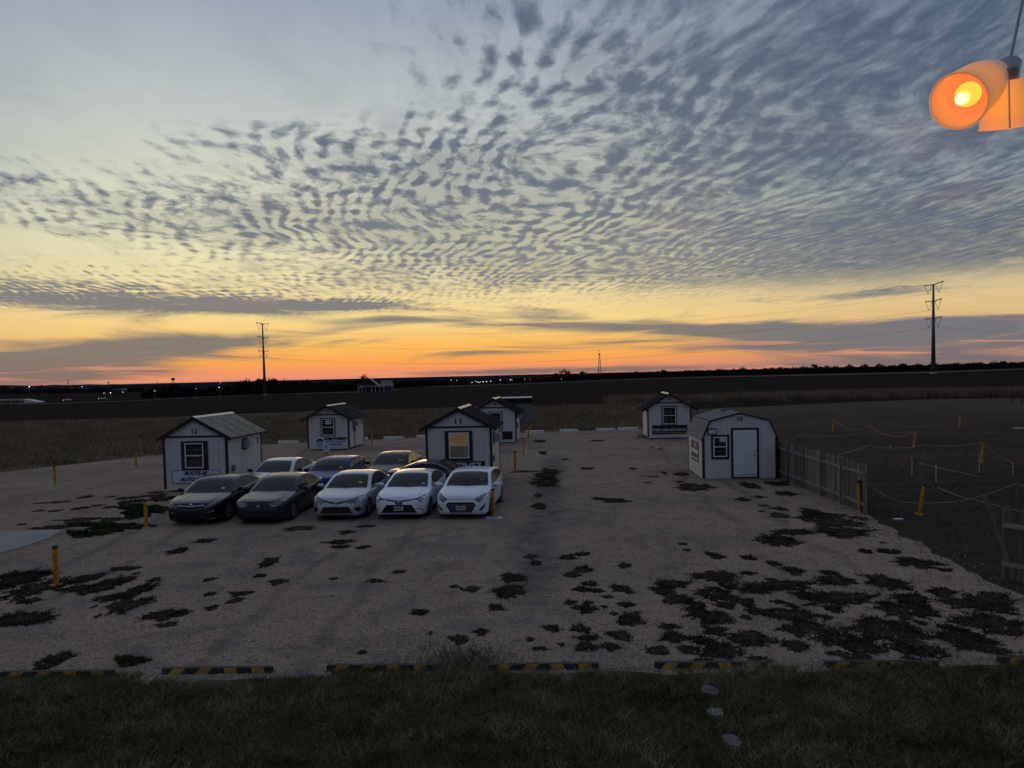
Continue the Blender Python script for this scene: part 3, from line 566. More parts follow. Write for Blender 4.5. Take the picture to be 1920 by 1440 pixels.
def shed(FL, yaw, w, l, eave, peak, label, num, ovs=.25, ovf=.12, collar=None, zb=.14, roof_m=roofm, rib=.3, plate=True, gam=None):
    root = empty('office_shed', (FL.x, FL.y, 0), yaw, label, 'shed', 'white office sheds with black trim in the yard')
    if gam: brk_x, brk_z = gam; prof = [(0, eave), (brk_x, brk_z), (w/2, peak), (w-brk_x, brk_z), (w, eave)]
    else: prof = [(0, eave), (w/2, peak), (w, eave)]
    def top(x):
        for (a, za), (b, zb_) in zip(prof, prof[1:]):
            if a <= x <= b+1e-6: return za+(zb_-za)*(x-a)/(b-a)
        return eave
    t = .06
    MB().prism([(0, zb)]+[(0, eave)]+prof[1:-1]+[(w, eave), (w, zb)], 0, t).build('wall', siding, root)
    MB().prism([(0, zb)]+[(0, eave)]+prof[1:-1]+[(w, eave), (w, zb)], l-t, l).build('wall', siding, root)
    MB().box(0, t, zb, t, l-t, eave).build('wall', siding, root); MB().box(w-t, t, zb, w, l-t, eave).build('wall', siding, root)
    planks(.0, w, lambda x: top(x)-.01, zb, -.009, .008).build('siding', siding, root)
    planks(.0, l, lambda x: eave-.01, zb, -.009, .008, sidewall=True).build('siding', siding, root)
    planks(.0, l, lambda x: eave-.01, zb, w+.001, .008, sidewall=True).build('siding', siding, root)
    for x0, x1, y0, y1 in ((-.03, .07, -.03, -.0095), (w-.07, w+.03, -.03, -.0095), (-.03, -.0095, -.0095, .08), (w+.0095, w+.03, -.0095, .08), (w+.0095, w+.03, l-.08, l), (-.03, -.0095, l-.08, l)):
        MB().box(x0, y0, zb, x1, y1, top(min(w, max(0, (x0+x1)/2)))-.03).build('corner_trim', trim, root)
    if zb > .08:
        for x in (w*.22, w*.78): MB().box(x-.06, .05, .0, x+.06, l-.05, zb).build('skid', wood, root)
        MB().box(-.012, -.028, zb-.045, w+.012, -.001, zb-.001).build('sill_board', siding, root)
    else: MB().box(.02, .02, 0, w-.02, l-.02, zb).build('sill_board', siding, root)
    if collar:                                             # black band across the gable
        k = (collar-eave)/(peak-eave)*w/2
        MB().box(k+.02, -.034, collar-.075, w-k-.02, -.0095, collar).build('gable_band', trim, root)
    # roof planes
    th = .035; sides = []
    pr = prof if gam else prof
    ext = []
    for i in range(len(pr)-1):
        a, b = Vector((pr[i][0], 0, pr[i][1])), Vector((pr[i+1][0], 0, pr[i+1][1])); d = (b-a).normalized()
        if i == 0: a = a-d*(ovs/d.x if not gam else .10)
        if i == len(pr)-2: b = b+d*(ovs/d.x if not gam else .10)
        ext.append((a, b, d))
    for i, (a, b, d) in enumerate(ext):
        n = Vector((-d.z, 0, d.x)); L_ = (b-a).length
        if gam:
            m = MB(); P0 = a+n*.01; P1 = b+n*.01
            m.v = [(P0+Vector((0, y, 0))+n*h)[:] for y in (-ovf, l+ovf) for h in (0, th) for P0 in (a+n*.005,)] + [(b+n*.005+Vector((0, y, 0))+n*h)[:] for y in (-ovf, l+ovf) for h in (0, th)]
            m.f = [(0, 1, 3, 2), (4, 6, 7, 5), (0, 4, 5, 1), (2, 3, 7, 6), (1, 5, 7, 3), (0, 2, 6, 4)]; m.build('roof', dark, root)
            # shingles
            up = 1 if i < 2 else -1; start = a if i < 2 else b; dd = d if i < 2 else -d
            cr = max(2, int(round(L_/.142))); ex = L_/cr; tabw = (l+2*ovf)/4
            me = None
            for c in range(cr):
                for s_ in range(5):
                    y0 = -ovf + (s_-.5*(c % 2))*tabw; y1 = min(y0+tabw-.012, l+ovf); y0 = max(y0, -ovf)
                    if y1-y0 < .05: continue
                    p0 = start+dd*(c*ex)+n*(th+.007+.012); p1 = start+dd*min(L_, c*ex+ex*1.25)+n*(th+.007); j = random.uniform(-.003, .003)
                    v = [(p+Vector((0, y, 0))+n*(h+(j if p is p0 else 0)))[:] for p in (p0, p1) for y in (y0, y1) for h in (-.006, .003)]
                    meshobj('shingle', v, [(0, 1, 3, 2), (4, 6, 7, 5), (0, 4, 5, 1), (2, 3, 7, 6), (1, 5, 7, 3), (0, 2, 6, 4)], shing, root)
        else:
            rf = MB(); rf.v = [(p+Vector((0, y, 0))+n*h)[:] for p in (a, b) for y in (-ovf, l+ovf) for h in (.002, th)]
            rf.f = [(0, 1, 3, 2), (4, 6, 7, 5), (0, 4, 5, 1), (2, 3, 7, 6), (1, 5, 7, 3), (0, 2, 6, 4)]; rf.build('roof', trim, root)
            npan = 4; pw = (l+2*ovf)/npan
            for k in range(npan):
                m = MB(); y0 = -ovf+k*pw; y1 = y0+pw-.004
                def q(p, y, h): return (p+Vector((0, y, 0))+n*h)[:]
                def slab_(ya, yb, h0, h1):
                    s0 = len(m.v); m.v.extend([q(p, y, h) for p in (a, b) for y in (ya, yb) for h in (h0, h1)])
                    m.f.extend([tuple(s0+i_ for i_ in f) for f in ((0, 1, 3, 2), (4, 6, 7, 5), (0, 4, 5, 1), (2, 3, 7, 6), (1, 5, 7, 3), (0, 2, 6, 4))])
                slab_(y0, y1, th+.002, th+.006)
                nr = max(1, int(round(pw/rib)))
                for r in range(nr): yr = y0+.03+(pw-.06)*r/max(1, nr); slab_(yr, yr+.035, th+.0065, th+.026)
                pn = m.build('roof_panel', roof_m, root)
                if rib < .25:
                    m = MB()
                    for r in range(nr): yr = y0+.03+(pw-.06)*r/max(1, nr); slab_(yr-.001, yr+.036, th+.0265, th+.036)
                    m.build('rib', ridgem, pn)  # pale ribs over dark panels imitate the sky's glint on corrugated metal
    if not gam:
        m = MB(); c = Vector((w/2, 0, peak+th+.045)); dl = ext[0][2]; hw = .13
        pts = [c-Vector((hw, 0, hw*dl.z/dl.x)), c, c+Vector((hw, 0, -hw*dl.z/dl.x))]
        m.v = [(p+Vector((0, y, h)))[:] for y in (-ovf-.02, l+ovf+.02) for h in (0, .008) for p in pts]
        m.f = [(0, 1, 4, 3), (1, 2, 5, 4), (6, 9, 10, 7), (7, 10, 11, 8), (3, 4, 10, 9), (4, 5, 11, 10), (0, 6, 7, 1), (1, 7, 8, 2), (0, 3, 9, 6), (2, 8, 11, 5)]
        m.build('ridge_cap', ridgem, root)
    # barge boards
    for i, (a, b, d) in enumerate(ext):
        n = Vector((-d.z, 0, d.x)); bh = .11 if not gam else .05; top_h = th-.001
        for y0, y1 in ((-ovf-.022, -ovf-.001), (l+ovf+.001, l+ovf+.022)):
            v = [(p+Vector((0, y, 0))+n*h)[:] for p in (a, b) for y in (y0, y1) for h in (top_h-bh, top_h)]
            meshobj('barge_board', v, [(0, 1, 3, 2), (4, 6, 7, 5), (0, 4, 5, 1), (2, 3, 7, 6), (1, 5, 7, 3), (0, 2, 6, 4)], trim, root)
    # number
    cx = w/2; nz = num[1]; s = num[2]
    pl = MB().box(cx-s*.62, -.022, nz-s*.55, cx+s*.62, -.0095, nz+s*.55).build('number_plate', cream if plate else siding, root)
    lettering(num[0], s*.95, inkk, pl, Mf(cx, -.026, nz-.0), bold=.008, width=s*.85)
    return root
def signboard(root, x0, z0, x1, z1, m, border=None, name='sign'):
    e = MB().box(x0, -.034, z0, x1, -.0095, z1).build(name, m, root)
    if border:
        b = MB(); t = .028; b.box(x0, -.040, z0, x0+t, -.0345, z1).box(x1-t, -.040, z0, x1, -.0345, z1).box(x0+t, -.040, z0, x1-t, -.0345, z0+t).box(x0+t, -.040, z1-t, x1-t, -.0345, z1)
        b.build('border', border, e)
    return e
def air_con(root, w, y, z, side=1, s=.45):
    e = empty('air_conditioner', parent=root); x = w+.01 if side > 0 else -.01; d = side
    b = MB()
    X = lambda a: x+d*a
    def bx(m, a0, y0, z0, a1, y1, z1): xa, xb = sorted((X(a0), X(a1))); m.box(xa, y0, z0, xb, y1, z1)
    bx(b, 0, y-.08, z-.08, .03, y+s+.08, z); bx(b, 0, y-.08, z+s*.75, .03, y+s+.08, z+s*.75+.08); bx(b, 0, y-.08, z, .03, y, z+s*.75); bx(b, 0, y+s, z, .03, y+s+.08, z+s*.75)
    b.build('casing', trim, e)
    b = MB(); bx(b, .0, y+.001, z+.001, .34, y+s-.001, z+s*.75-.001); b.build('cabinet', acm, e)
    b = MB()
    for i in range(5): bx(b, .341, y+.05, z+.05+i*.055, .350, y+s-.05, z+.07+i*.055)
    b.build('grille', galv, e)
    b = MB()
    for i in range(5): b.box(X(.06) if d > 0 else X(.28), y-.008, z+.05+i*.055, X(.28) if d > 0 else X(.06), y, z+.07+i*.055)
    b.build('grille', galv, e)
# shed 12
YAW = R(-4)
s12 = shed(P(310, 918, .12), YAW, 2.78, 3.66, 2.39, 3.16, 'white office shed numbered 12 with pale ribbed metal roof and ROUTE 69 AUTO SALES sign', ('12', 2.60, .30), collar=2.41, roof_m=roofl, rib=.165, plate=False)  # pale ribs of the roof stand in for reflected sky
window(s12, .78, .955, 1.96, 2.18, .95, 1.03, 1.77, 2.10)
sg = signboard(s12, .33, .38, 2.46, .95, boardw, redm)
lettering('ROUTE 69', .22, navy, sg, Mf(1.38, -.039, .80), width=1.0, bold=.012, shear=.25)
lettering('AUTO SALES', .22, navy, sg, Mf(1.36, -.039, .545), width=1.36, bold=.012, shear=.25)
air_con(s12, 2.78, 1.6, 1.72)
e = empty('electric_meter', parent=s12); MB().box(2.79, .38, .82, 2.87, .58, 1.08).build('meter_box', galv, e); MB().cyl((2.87, .48, .97), (2.93, .48, .97), .07, n=14).build('meter_dial', steel, e)
MB().box(2.79, 3.2, 1.75, 2.83, 3.27, 2.05).build('vent', galv, s12)
# shed 15
s15 = shed(P(578, 841.5, .12), YAW, 2.76, 3.66, 2.17, 2.90, 'white office shed numbered 15 with CORE SYNERGY AUTO SALES banner and dark ribbed roof', ('15', 2.55, .24), ovs=.36, ovf=.3, collar=2.38, plate=False)
window(s15, .88, .93, 1.87, 2.13, .95, .99, 1.80, 2.06, note=(1.22, 1.72, 1.62, 1.96))
sg = signboard(s15, .47, .27, 2.64, .87, boardw)
lettering('CORE SYNERGY', .21, inkk, sg, Mf(1.84, -.037, .755), width=1.56, bold=.020)
lettering('AUTO SALES', .20, blue, sg, Mf(1.84, -.037, .56), width=1.36, bold=.008)
lettering('(830) 822-4282', .13, inkk, sg, Mf(1.80, -.037, .385), width=.9, bold=.006)
# emblem: car outline over a ring
m = MB(); m.prism([(.53, .57), (.56, .66), (.66, .72), (.74, .78), (.86, .79), (.96, .73), (1.05, .69), (1.06, .60), (.98, .57), (.92, .63), (.72, .63), (.66, .57)], -.038, -.0345); m.build('emblem', inkk, sg)
m = MB(); n = 24
for i in range(n):
    a0, a1 = 2*math.pi*i/n, 2*math.pi*(i+1)/n
    k = len(m.v)
    for y in (-.0385, -.0345):
        for a_, r_ in ((a0, .155), (a1, .155), (a1, .10), (a0, .10)): m.v.append((.80+math.cos(a_)*r_, y-.001, .45+math.sin(a_)*r_))
    m.f += [(k, k+1, k+2, k+3), (k+4, k+7, k+6, k+5), (k, k+4, k+5, k+1), (k+2, k+6, k+7, k+3)]
m.build('emblem', navy, sg)
air_con(s15, 2.76, 1.0, 1.45, s=.4)
MB().box(2.77, 3.0, 1.5, 2.80, 3.3, 1.95).build('vent', galv, s15)
MB().cyl((2.79, 1.25, .14), (2.79, 1.25, 1.15), .02, n=8).build('conduit', dark, s15); MB().box(2.77, 1.17, 1.15, 2.85, 1.33, 1.35).build('electric_box', dark, s15)
# shed 11
s11 = shed(P(801.5, 907.5, .12), YAW, 2.78, 3.66, 2.55, 3.28, 'white office shed numbered 11 behind the cars, with a lit window', ('11', 2.76, .32), collar=2.57)
window(s11, .80, 1.10, 1.98, 2.37, .97, 1.20, 1.84, 2.30, warm=True)
sg = signboard(s11, .3, .52, 2.48, 1.07, boardk, trim)
lettering('MARTINEZ', .36, inkw, sg, Mf(1.42, -.041, .86), width=1.85, bold=.014)
air_con(s11, 2.78, .75, 1.80, s=.5)
MB().box(2.79, .35, 1.0, 2.87, .55, 1.25).build('electric_meter', galv, s11)
# shed 13
s13 = shed(P(888, 829.3, .12), YAW, 2.95, 3.66, 2.22, 3.03, 'white office shed numbered 13 half hidden behind shed 11, dark sign with red car', ('13', 2.68, .22), ovs=.36, ovf=.25, collar=2.5)
window(s13, 1.03, .95, 2.03, 2.2, 1.10, 1.02, 1.96, 2.14)
sg = signboard(s13, .4, .28, 2.68, .83, boardk)
m = MB(); m.prism([(1.25, .40), (1.28, .55), (1.45, .60), (1.62, .72), (1.85, .72), (2.0, .58), (2.12, .54), (2.14, .40)], -.038, -.0345); m.build('emblem', redm, sg)
MB().box(1.3, -.041, .59, 1.7, -.0385, .62).build('emblem', inkw, sg)
air_con(s13, 2.95, .25, 1.72, s=.45)
MB().box(2.96, .6, 1.0, 3.03, .85, 1.35).build('electric_box', dark, s13)
# shed 14
s14 = shed(P(1214.9, 820.5, .12), YAW, 2.95, 3.4, 2.22, 3.10, 'white office shed numbered 14 with black STEER CLEAR MOTORS LLC sign and side door', ('14', 2.72, .22), ovs=.42, ovf=.25, collar=2.54)
window(s14, .94, .99, 1.98, 2.3, 1.02, 1.03, 1.92, 2.22)
sg = signboard(s14, .30, .34, 2.70, .96, boardk)
lettering('STEER CLEAR MOTORS LLC', .22, inkw, sg, Mf(1.5, -.037, .63), width=2.3, bold=.006)
d = MB().box(-.035, .9, .2, -.0095, 2.1, 2.05).build('door', vinyl, s14); MB().cyl((-.07, 1.1, 1.1), (-.036, 1.1, 1.1), .03).build('handle', trim, d)
o = MB(); o.box(-.5, 1.0, .16, -.06, 1.9, .19)
for y in (1.04, 1.84):
    o.box(-.5, y, 0, -.47, y+.03, .16)
tag(o.build('step', dark), 'small dark metal step at the side door of shed 14', 'step'); o_ = COL.objects['step']; o_.location = s14.location; o_.rotation_euler = s14.rotation_euler
# shed 10: barn roof
s10 = shed(P(1318.6, 898, .04), R(-3.5), 3.1, 3.66, 1.77, 2.82, 'white barn shed numbered 10 with gambrel shingle roof, standing against the wooden fence', ('10', 2.58, .27), zb=.05, gam=(.31, 2.5), ovf=.05)
window(s10, .35, .88, 1.10, 1.92, .43, .98, 1.01, 1.84, rows=2, cols=2, note=(.70, 1.62, .95, 1.79))
b = MB(); b.box(1.18, -.042, .06, 1.27, -.0095, 2.20).box(2.26, -.042, .06, 2.35, -.0095, 2.20).box(1.27, -.042, 2.12, 2.26, -.0095, 2.20).box(1.27, -.042, .06, 2.26, -.0095, .11); b.build('door_frame', trim, s10)
d = MB().box(1.272, -.03, .112, 2.258, -.0095, 2.118).build('door', vinyl, s10)
MB().cyl((2.16, -.09, 1.05), (2.16, -.03, 1.05), .032, n=12).build('handle', steel, d); MB().cyl((2.16, -.05, 1.2), (2.16, -.03, 1.2), .03, n=12).build('lock', steel, d)
MB().box(1.27, -.034, .18, 2.26, -.0305, .20).build('weather_strip', trim, d); MB().box(1.68, -.033, 1.33, 1.84, -.0305, 1.55).build('paper_notice', vinyl, d)
lb = MB().box(.20, -.13, 1.95, .56, -.0095, 2.20).build('light_fitting', trim, s10); MB().box(.235, -.136, 1.985, .525, -.131, 2.15).build('lens', inkw, lb)
sg = MB().box(-.03, .9, .62, -.0095, 2.7, 1.52).build('sign', mat('sign_brown', (.10, .07, .055), .6, var=.15), s10)
MB().box(-.034, .95, .99, -.0305, 2.65, 1.16).build('lettering', inkw, sg); MB().box(-.034, 1.1, .72, -.0305, 2.5, .78).build('lettering', inkw, sg); MB().box(-.034, 1.6, 1.24, -.0305, 1.85, 1.45).build('emblem', inkw, sg)
v = MB(); v.box(1.20, 2.1, 2.86, 1.5, 2.5, 2.93); v.build('roof_vent', shing, s10)
# low open cattle-pen style shelter behind shed 13
q = P(927, 800); r_ = P(996, 797)
sh = empty('metal_shelter', (q.x, q.y, 0), 0, 'low corrugated metal shelter with flat white roof behind shed 13', 'shelter')
Wd = r_.x-q.x
b = MB().box(0, 0, 0, .05, 3.0, 2.35).box(Wd-.05, 0, 0, Wd, 3.0, 2.15).box(.05, 2.95, 0, Wd-.05, 3, 2.3).box(.05, 0, 0, Wd-.05, .03, 2.05); b.build('wall', galv, sh)
b = MB()
for i in range(26): x = .06+i*(Wd-.1)/26; b.box(x, -.03, .0, x+.04, -.001, 2.05)
b.build('corrugation', galv, sh)
b = MB(); b.v = [(x, y, z+h) for x, z in ((-.15, 2.52), (Wd+.15, 2.52)) for y in (-.25, 3.2) for h in (0, .06)]; b.f = [(0, 1, 3, 2), (4, 6, 7, 5), (0, 4, 5, 1), (2, 3, 7, 6), (1, 5, 7, 3), (0, 2, 6, 4)]
b.build('roof', mat('roof_pale', (.45, .46, .48), .45, metal=.3), sh); MB().box(-.1, -.2, 2.1, Wd+.1, -.05, 2.519).build('lintel', dark, sh)
# ------------------------------------------------------------------ bollards
def bollard(px, py, hpx, tiltx=0, label='', r=.058):
    p = P(px, py); h = hpx/1440*p.y*1.0
    e = empty('bollard', (p.x, p.y, 0), 0, label, 'bollard', 'yellow steel bollards'); e.rotation_euler = (0, R(tiltx), random.uniform(0, 6))
    e.rotation_euler.rotate_axis('Z', random.uniform(0, 6)) if False else None
    MB().cyl((0, 0, 0), (0, 0, h-.06), r, n=20).build('post', yellow, e, smooth=False)
    MB().cyl((0, 0, h-.06), (0, 0, h), r*1.06, n=20).build('cap', trim if hpx < 200 else yellow, e)
    MB().box(-.11, -.11, .018, .11, .11, .03).build('base_plate', yellow, e)
    return p, h, e
BOL = [(105.5, 1099, 77, -1.5, 'yellow bollard at the left, nearest of all to the viewer'), (274, 991, 55, -1, 'yellow bollard beside the grass patch in front of the dark sedan'),
       (103.5, 910, 37, 0, 'yellow bollard alone on the gravel at the far left'), (255.5, 878, 32, 0, 'yellow bollard left of shed 12'),
       (925.5, 968, 52, -1, 'yellow bollard right in front of the white hatchback'), (966, 885, 39, 0, 'yellow bollard standing alone just right of the air conditioned side of shed 11'),
       (981.5, 852, 31, 0, 'yellow bollard in front of the one beside shed 13'), (991, 823, 24, 0, 'yellow bollard nearest to the white kerb blocks, right of shed 13'), (698, 834, 24, 0, 'yellow bollard right of shed 15'),
       (613, 857, 20, 0, 'yellow bollard carrying a small white sign in front of shed 15'), (1562, 810, 26, -5, 'leaning yellow bollard farthest left on the lawn'),
       (1713, 841, 34, -7, 'yellow bollard leaning left in the middle of the lawn'), (1799.5, 803, 26, 5, 'yellow bollard farthest right and farthest back on the lawn'),
       (1841, 869, 42, -4, 'yellow bollard near the right edge of the lawn'), (1723, 966, 60, 9, 'yellow bollard leaning right on the lawn beyond the fence end'), (1612, 962, 61, -2, 'yellow bollard against the near end of the wooden fence')]
BP = [bollard(a, b_, c, t, l) for a, b_, c, t, l in BOL]
p, h, e = BP[9]
sg = MB(); sg.box(-.19, -.075, .0, .19, -.062, .46); o = sg.build('notice_board', boardw, loc=(p.x, p.y, h-.30)); tag(o, 'small white notice fixed to the bollard in front of shed 15', 'sign')
for i, z in enumerate((.33, .24, .13)): MB().box(-.13, -.079, z, .13-.03*i, -.0755, z+.035).build('lettering', inkk, o)
p = P(926, 972); o = MB().box(-.26, -.17, .02, .26, .17, .032).build('notice_board', boardw, loc=(p.x, p.y, 0)); o.rotation_euler = (0, 0, R(-6)); tag(o, 'white paper notice lying on the gravel at the foot of a bollard', 'sign')
for i, (y, w_) in enumerate(((.08, .19), (-.01, .12), (-.10, .17))): MB().box(-w_, y, .0325, w_, y+.04, .035).build('lettering', inkk, o)
# ------------------------------------------------------------------ wheel stops
STOPS = [(-2, 208, 1274, 'left', 'striped rubber wheel stop farthest left, half sunk in grass'), (303, 508, 1268, '', 'striped rubber wheel stop second from the left, free of grass'),
         (612, 812, 1263, '', 'rubber wheel stop third from the left, mostly overgrown with grass'), (916, 1123, 1261, '', 'striped rubber wheel stop in the middle of the row, right of the weeds'),
         (1229, 1440, 1258, '', 'striped rubber wheel stop just behind the flat pale stones'), (1551, 1762, 1257, '', 'striped rubber wheel stop second from the right'), (1878, 2090, 1247, '', 'striped rubber wheel stop cut off by the right picture edge')]
for x0, x1, y, _, lab in STOPS:
    a, b_ = P(x0, y), P(x1, y-2); L_ = (b_-a).length; e = empty('wheel_stop', (a.x, a.y, 0), math.atan2(b_.y-a.y, b_.x-a.x), lab, 'wheel stop', 'striped wheel stops along the verge')
    hgt, d0, d1 = .105, .15, .08
    def sect(xa, xb, o=0):
        m = MB(); pr = [(-.0-o, .0), (.035-o, hgt+o), (.035+d1+o, hgt+o), (d0+o, 0)]
        m.v = [(x, y_, z) for x in (xa, xb) for y_, z in pr]; m.f = [(0, 1, 2, 3), (7, 6, 5, 4), (0, 4, 5, 1), (1, 5, 6, 2), (2, 6, 7, 3), (0, 3, 7, 4)]; return m
    sect(0, L_).build('body', rubber, e)
    for k in range(4):
        c = L_*(.13+.25*k); w_ = .10; sl = (.045 if k < 2 else -.02)
        m = MB(); o = .003
        lo = [(c-w_-sl, -.0-o-.001, .012), (c+w_-sl, -o-.001, .012)]; hi = [(c+w_+sl, .035-o-.002, hgt-.002), (c-w_+sl, .035-o-.002, hgt-.002)]
        m.v = [*lo, *hi] + [(x, y_+.02, z) for x, y_, z in lo+hi]; m.f = [(0, 1, 2, 3), (7, 6, 5, 4), (0, 4, 5, 1), (1, 5, 6, 2), (2, 6, 7, 3), (3, 7, 4, 0)]
        m.build('stripe', stripe, e)
# white concrete parking blocks behind the yard
KB = [(521, 559, 833, 'white concrete block between shed 12 and shed 15'), (684, 690, 826, 'short end of a white concrete block beside shed 15'), (719, 755, 825, 'white concrete block right of the bollard by shed 15'), (781, 812, 822, 'white concrete block partly behind shed 11'),
      (985, 1019, 813, 'white concrete block nearest to shed 13'), (1049, 1084, 811, 'white concrete block second to the right of shed 13'), (1117, 1153, 809, 'white concrete block third to the right of shed 13'), (1158, 1196, 807.5, 'white concrete block against the left of shed 14')]
for x0, x1, y, lab in KB:
    a, b_ = P(x0, y), P(x1, y); L_ = (b_-a).length; m = MB()
    m.v = [(x, y_, z) for x in (0, L_) for y_, z in ((0, 0), (.02, .22), (.17, .24), (.2, 0))]; m.f = [(0, 1, 2, 3), (7, 6, 5, 4), (0, 4, 5, 1), (1, 5, 6, 2), (2, 6, 7, 3), (0, 3, 7, 4)]
    o = m.build('concrete_block', conc, loc=(a.x, a.y, 0)); o.rotation_euler = (0, 0, math.atan2(b_.y-a.y, b_.x-a.x)+R(random.uniform(-2, 2))); tag(o, lab, 'parking block', 'white concrete blocks along the back of the yard')
# ------------------------------------------------------------------ fences
def fence(A, B, h, label, broken=0, seed=1, near=True):
    rr = random.Random(seed); A, B = Vector(A), Vector(B); d = (B-A); L_ = d.length; yaw = math.atan2(d.y, d.x)
    e = empty('wooden_fence', (A.x, A.y, 0), yaw, label, 'fence')
    n = int(L_/.146)
    for i in range(n):
        x = i*.146; hh = h+rr.uniform(-.06, .05); w_ = .138; ln = rr.uniform(-.012, .012)
        if broken and i in (broken,): continue
        m = MB(); m.v = []
        for z, o in ((0, 0), (hh-.04, ln), (hh, ln)):
            c = .0 if z < hh else .03
            for xx, yy in ((c, 0), (w_-c, 0), (w_-c, .018), (c, .018)): m.v.append((x+o+xx, yy-.01, z))
        m.f = [(3, 2, 1, 0), (8, 9, 10, 11)] + [(k*4+j, k*4+(j+1) % 4, k*4+4+(j+1) % 4, k*4+4+j) for k in (0, 1) for j in range(4)]
        m.build('picket', wood, e)
    k = 0
    while k <= L_+.1: MB().cyl((k, .10, 0), (k, .10, h+.03), .033, n=10).build('post', galv, e); k += L_/5
    for z in (.32, h*.80): MB().box(0, .0085, z-.045, L_, .062, z+.045).build('rail', woodl, e)
    return e
A_ = P(1626, 966); 
fence((A_.x, A_.y), (A_.x+.25, A_.y+9.2), 1.62, 'weathered wooden picket fence running back from the yard edge to shed 10', seed=3)
A2 = P(1882, 1086)
e = fence((A2.x, A2.y), (A2.x+.0, A2.y), 1.5, '', seed=5) if False else empty('wooden_fence', (A2.x, A2.y, 0), R(-63), 'broken wooden fence with a loose leaning picket at the right picture edge', 'fence')
rr = random.Random(4)
for i, (x, hh, tl, w_) in enumerate([(.16, 1.62, -3, .10), (.30, 1.60, 3, .10), (.43, 1.50, 2, .13), (.57, 1.52, 0, .13), (.71, 1.5, 0, .13), (.85, 1.5, 0, .13), (.99, 1.5, 0, .13), (1.13, 1.5, 0, .13), (1.27, 1.5, 0, .13)]):
    o = MB().box(0, -.01, 0, w_, .01, hh).build('picket', wood, e, loc=(x, -.06, .02)); o.rotation_euler = (0, R(tl), 0)
o = MB().box(0, -.01, 0, .10, .01, 1.55).build('picket', wood, e, loc=(.12, -.09, .35)); o.rotation_euler = (R(6), R(-17), 0); o['label'] = 'loose picket leaning outwards'
MB().cyl((0, .0, 0), (0, .0, 1.52), .03, n=10).build('post', galv, e); MB().box(.03, -.12, 1.16, 1.5, -.075, 1.25).build('rail', woodl, e); MB().box(.03, -.12, .32, 1.5, -.075, .41).build('rail', woodl, e)
# ------------------------------------------------------------------ stakes, ropes, lollipops on the lawn
def stake(px, py, hpx, label, group='thin grey stakes on the lawn'):
    p = P(px, py); h = hpx/1440*p.y; o = MB().cyl((0, 0, 0), (0, 0, h), .012, n=6).build('stake', galv, loc=(p.x, p.y, 0)); tag(o, label, 'stake', group); return Vector((p.x, p.y, h))
def top_of(i): p, h, e = BP[i]; return e.matrix_basis @ Vector((0, 0, h-.05))
bpy.context.view_layer.update()
def ropeline(pts, sags, label):
    out = []
    for (a, b_), s in zip(zip(pts, pts[1:]), sags):
        for j in range(14): t = j/14; q = Vector(a).lerp(Vector(b_), t); q.z -= 4*s*t*(1-t); out.append(q)
    out.append(Vector(pts[-1])); o = tube(out, .012, 5).build('rope', rope); tag(o, label, 'rope', 'yellow ropes strung between bollards')
s_a = stake(1631, 822, 24, 'grey stake in the middle of the back rope, between two bollards'); s_b = stake(1611, 838, 25, 'grey stake holding the second rope, behind the fence'); s_c = stake(1505, 842, 27, 'grey stake behind shed 10 on the second rope')
s_d = stake(1628, 868, 33, 'grey stake right behind the near end of the wooden fence'); s_e = stake(1733, 872, 39, 'grey stake between the leaning bollard and the right edge bollard'); s_f = stake(1905, 958, 52, 'grey stake at the right picture edge behind the broken fence')
s_g = stake(1896, 905, 17, 'short grey stake at the right picture edge')
o1 = Vector(s_c)+Vector((-8, 3, .1)); 
ropeline([o1, top_of(10), s_a, top_of(11)], [.35, .5, .5], 'yellow rope sagging across the back of the lawn')
ropeline([Vector(s_c)+Vector((-3.5, -2, -.35)), s_c, s_b, top_of(11)], [.12, .12, .06], 'yellow rope running nearly straight behind the fence')
ropeline([PD(1570, 852, 31.0), s_d, s_e, top_of(13), PD(1935, 874, 35)], [.05, .16, .12, .3], 'yellow rope from behind the fence to the right picture edge')
ropeline([PD(1626, 905, 26), PD(1722, 942, 25.7), s_f, PD(1935, 910, 27)], [.22, .22, .05], 'yellow rope slung low round the leaning near bollard')
ropeline([top_of(12), PD(1930, 820, 58)], [.8], 'yellow rope sagging from the farthest bollard on the lawn')
ropeline([top_of(3), PD(303, 856, 41)], [.03], 'yellow rope from the bollard left of shed 12')
candy = mat('candy_red', (.45, .08, .08), .5, var=.3, vscale=20)
LO = [(1710, 893, 34, 'candy stake with red and white disc near the middle of the lawn'), (1836, 888, 33, 'candy stake beside the bollard near the right edge'), (1899, 892, 24, 'candy stake closest to the right picture edge')]
for px, py, hp, lab in LO:
    p = P(px, py); h = hp/1440*p.y; e = empty('candy_stake', (p.x, p.y, 0), 0, lab, 'ornament', 'candy shaped stakes on the lawn')
    MB().cyl((0, 0, 0), (0, 0, h-.07), .012, n=6).build('stick', inkw, e); MB().cyl((0, -.015, h), (0, .015, h), .075, n=14).build('disc', candy, e); MB().cyl((0, -.02, h), (0, .02, h), .03, n=10).build('disc_centre', inkw, e)
for px, py, hp, lab in [(1755, 905, 33, 'thin white stake in front of the candy stakes'), (1669, 842, 8, 'short white marker beside the second rope'), (1559, 821, 4, 'tiny white marker below the farthest left bollard')]:
    p = P(px, py); h = hp/1440*p.y; tag(MB().cyl((0, 0, 0), (0, 0, h), .014, n=6).build('stake', inkw, loc=(p.x, p.y, 0)), lab, 'stake', 'small white stakes on the lawn')
p = P(1684, 977); tag(MB().box(-.13, -.06, .02, .13, .06, .06).build('litter', inkw, loc=(p.x, p.y, 0)), 'scrap of white litter at the edge of the lawn by the fence end', 'litter')
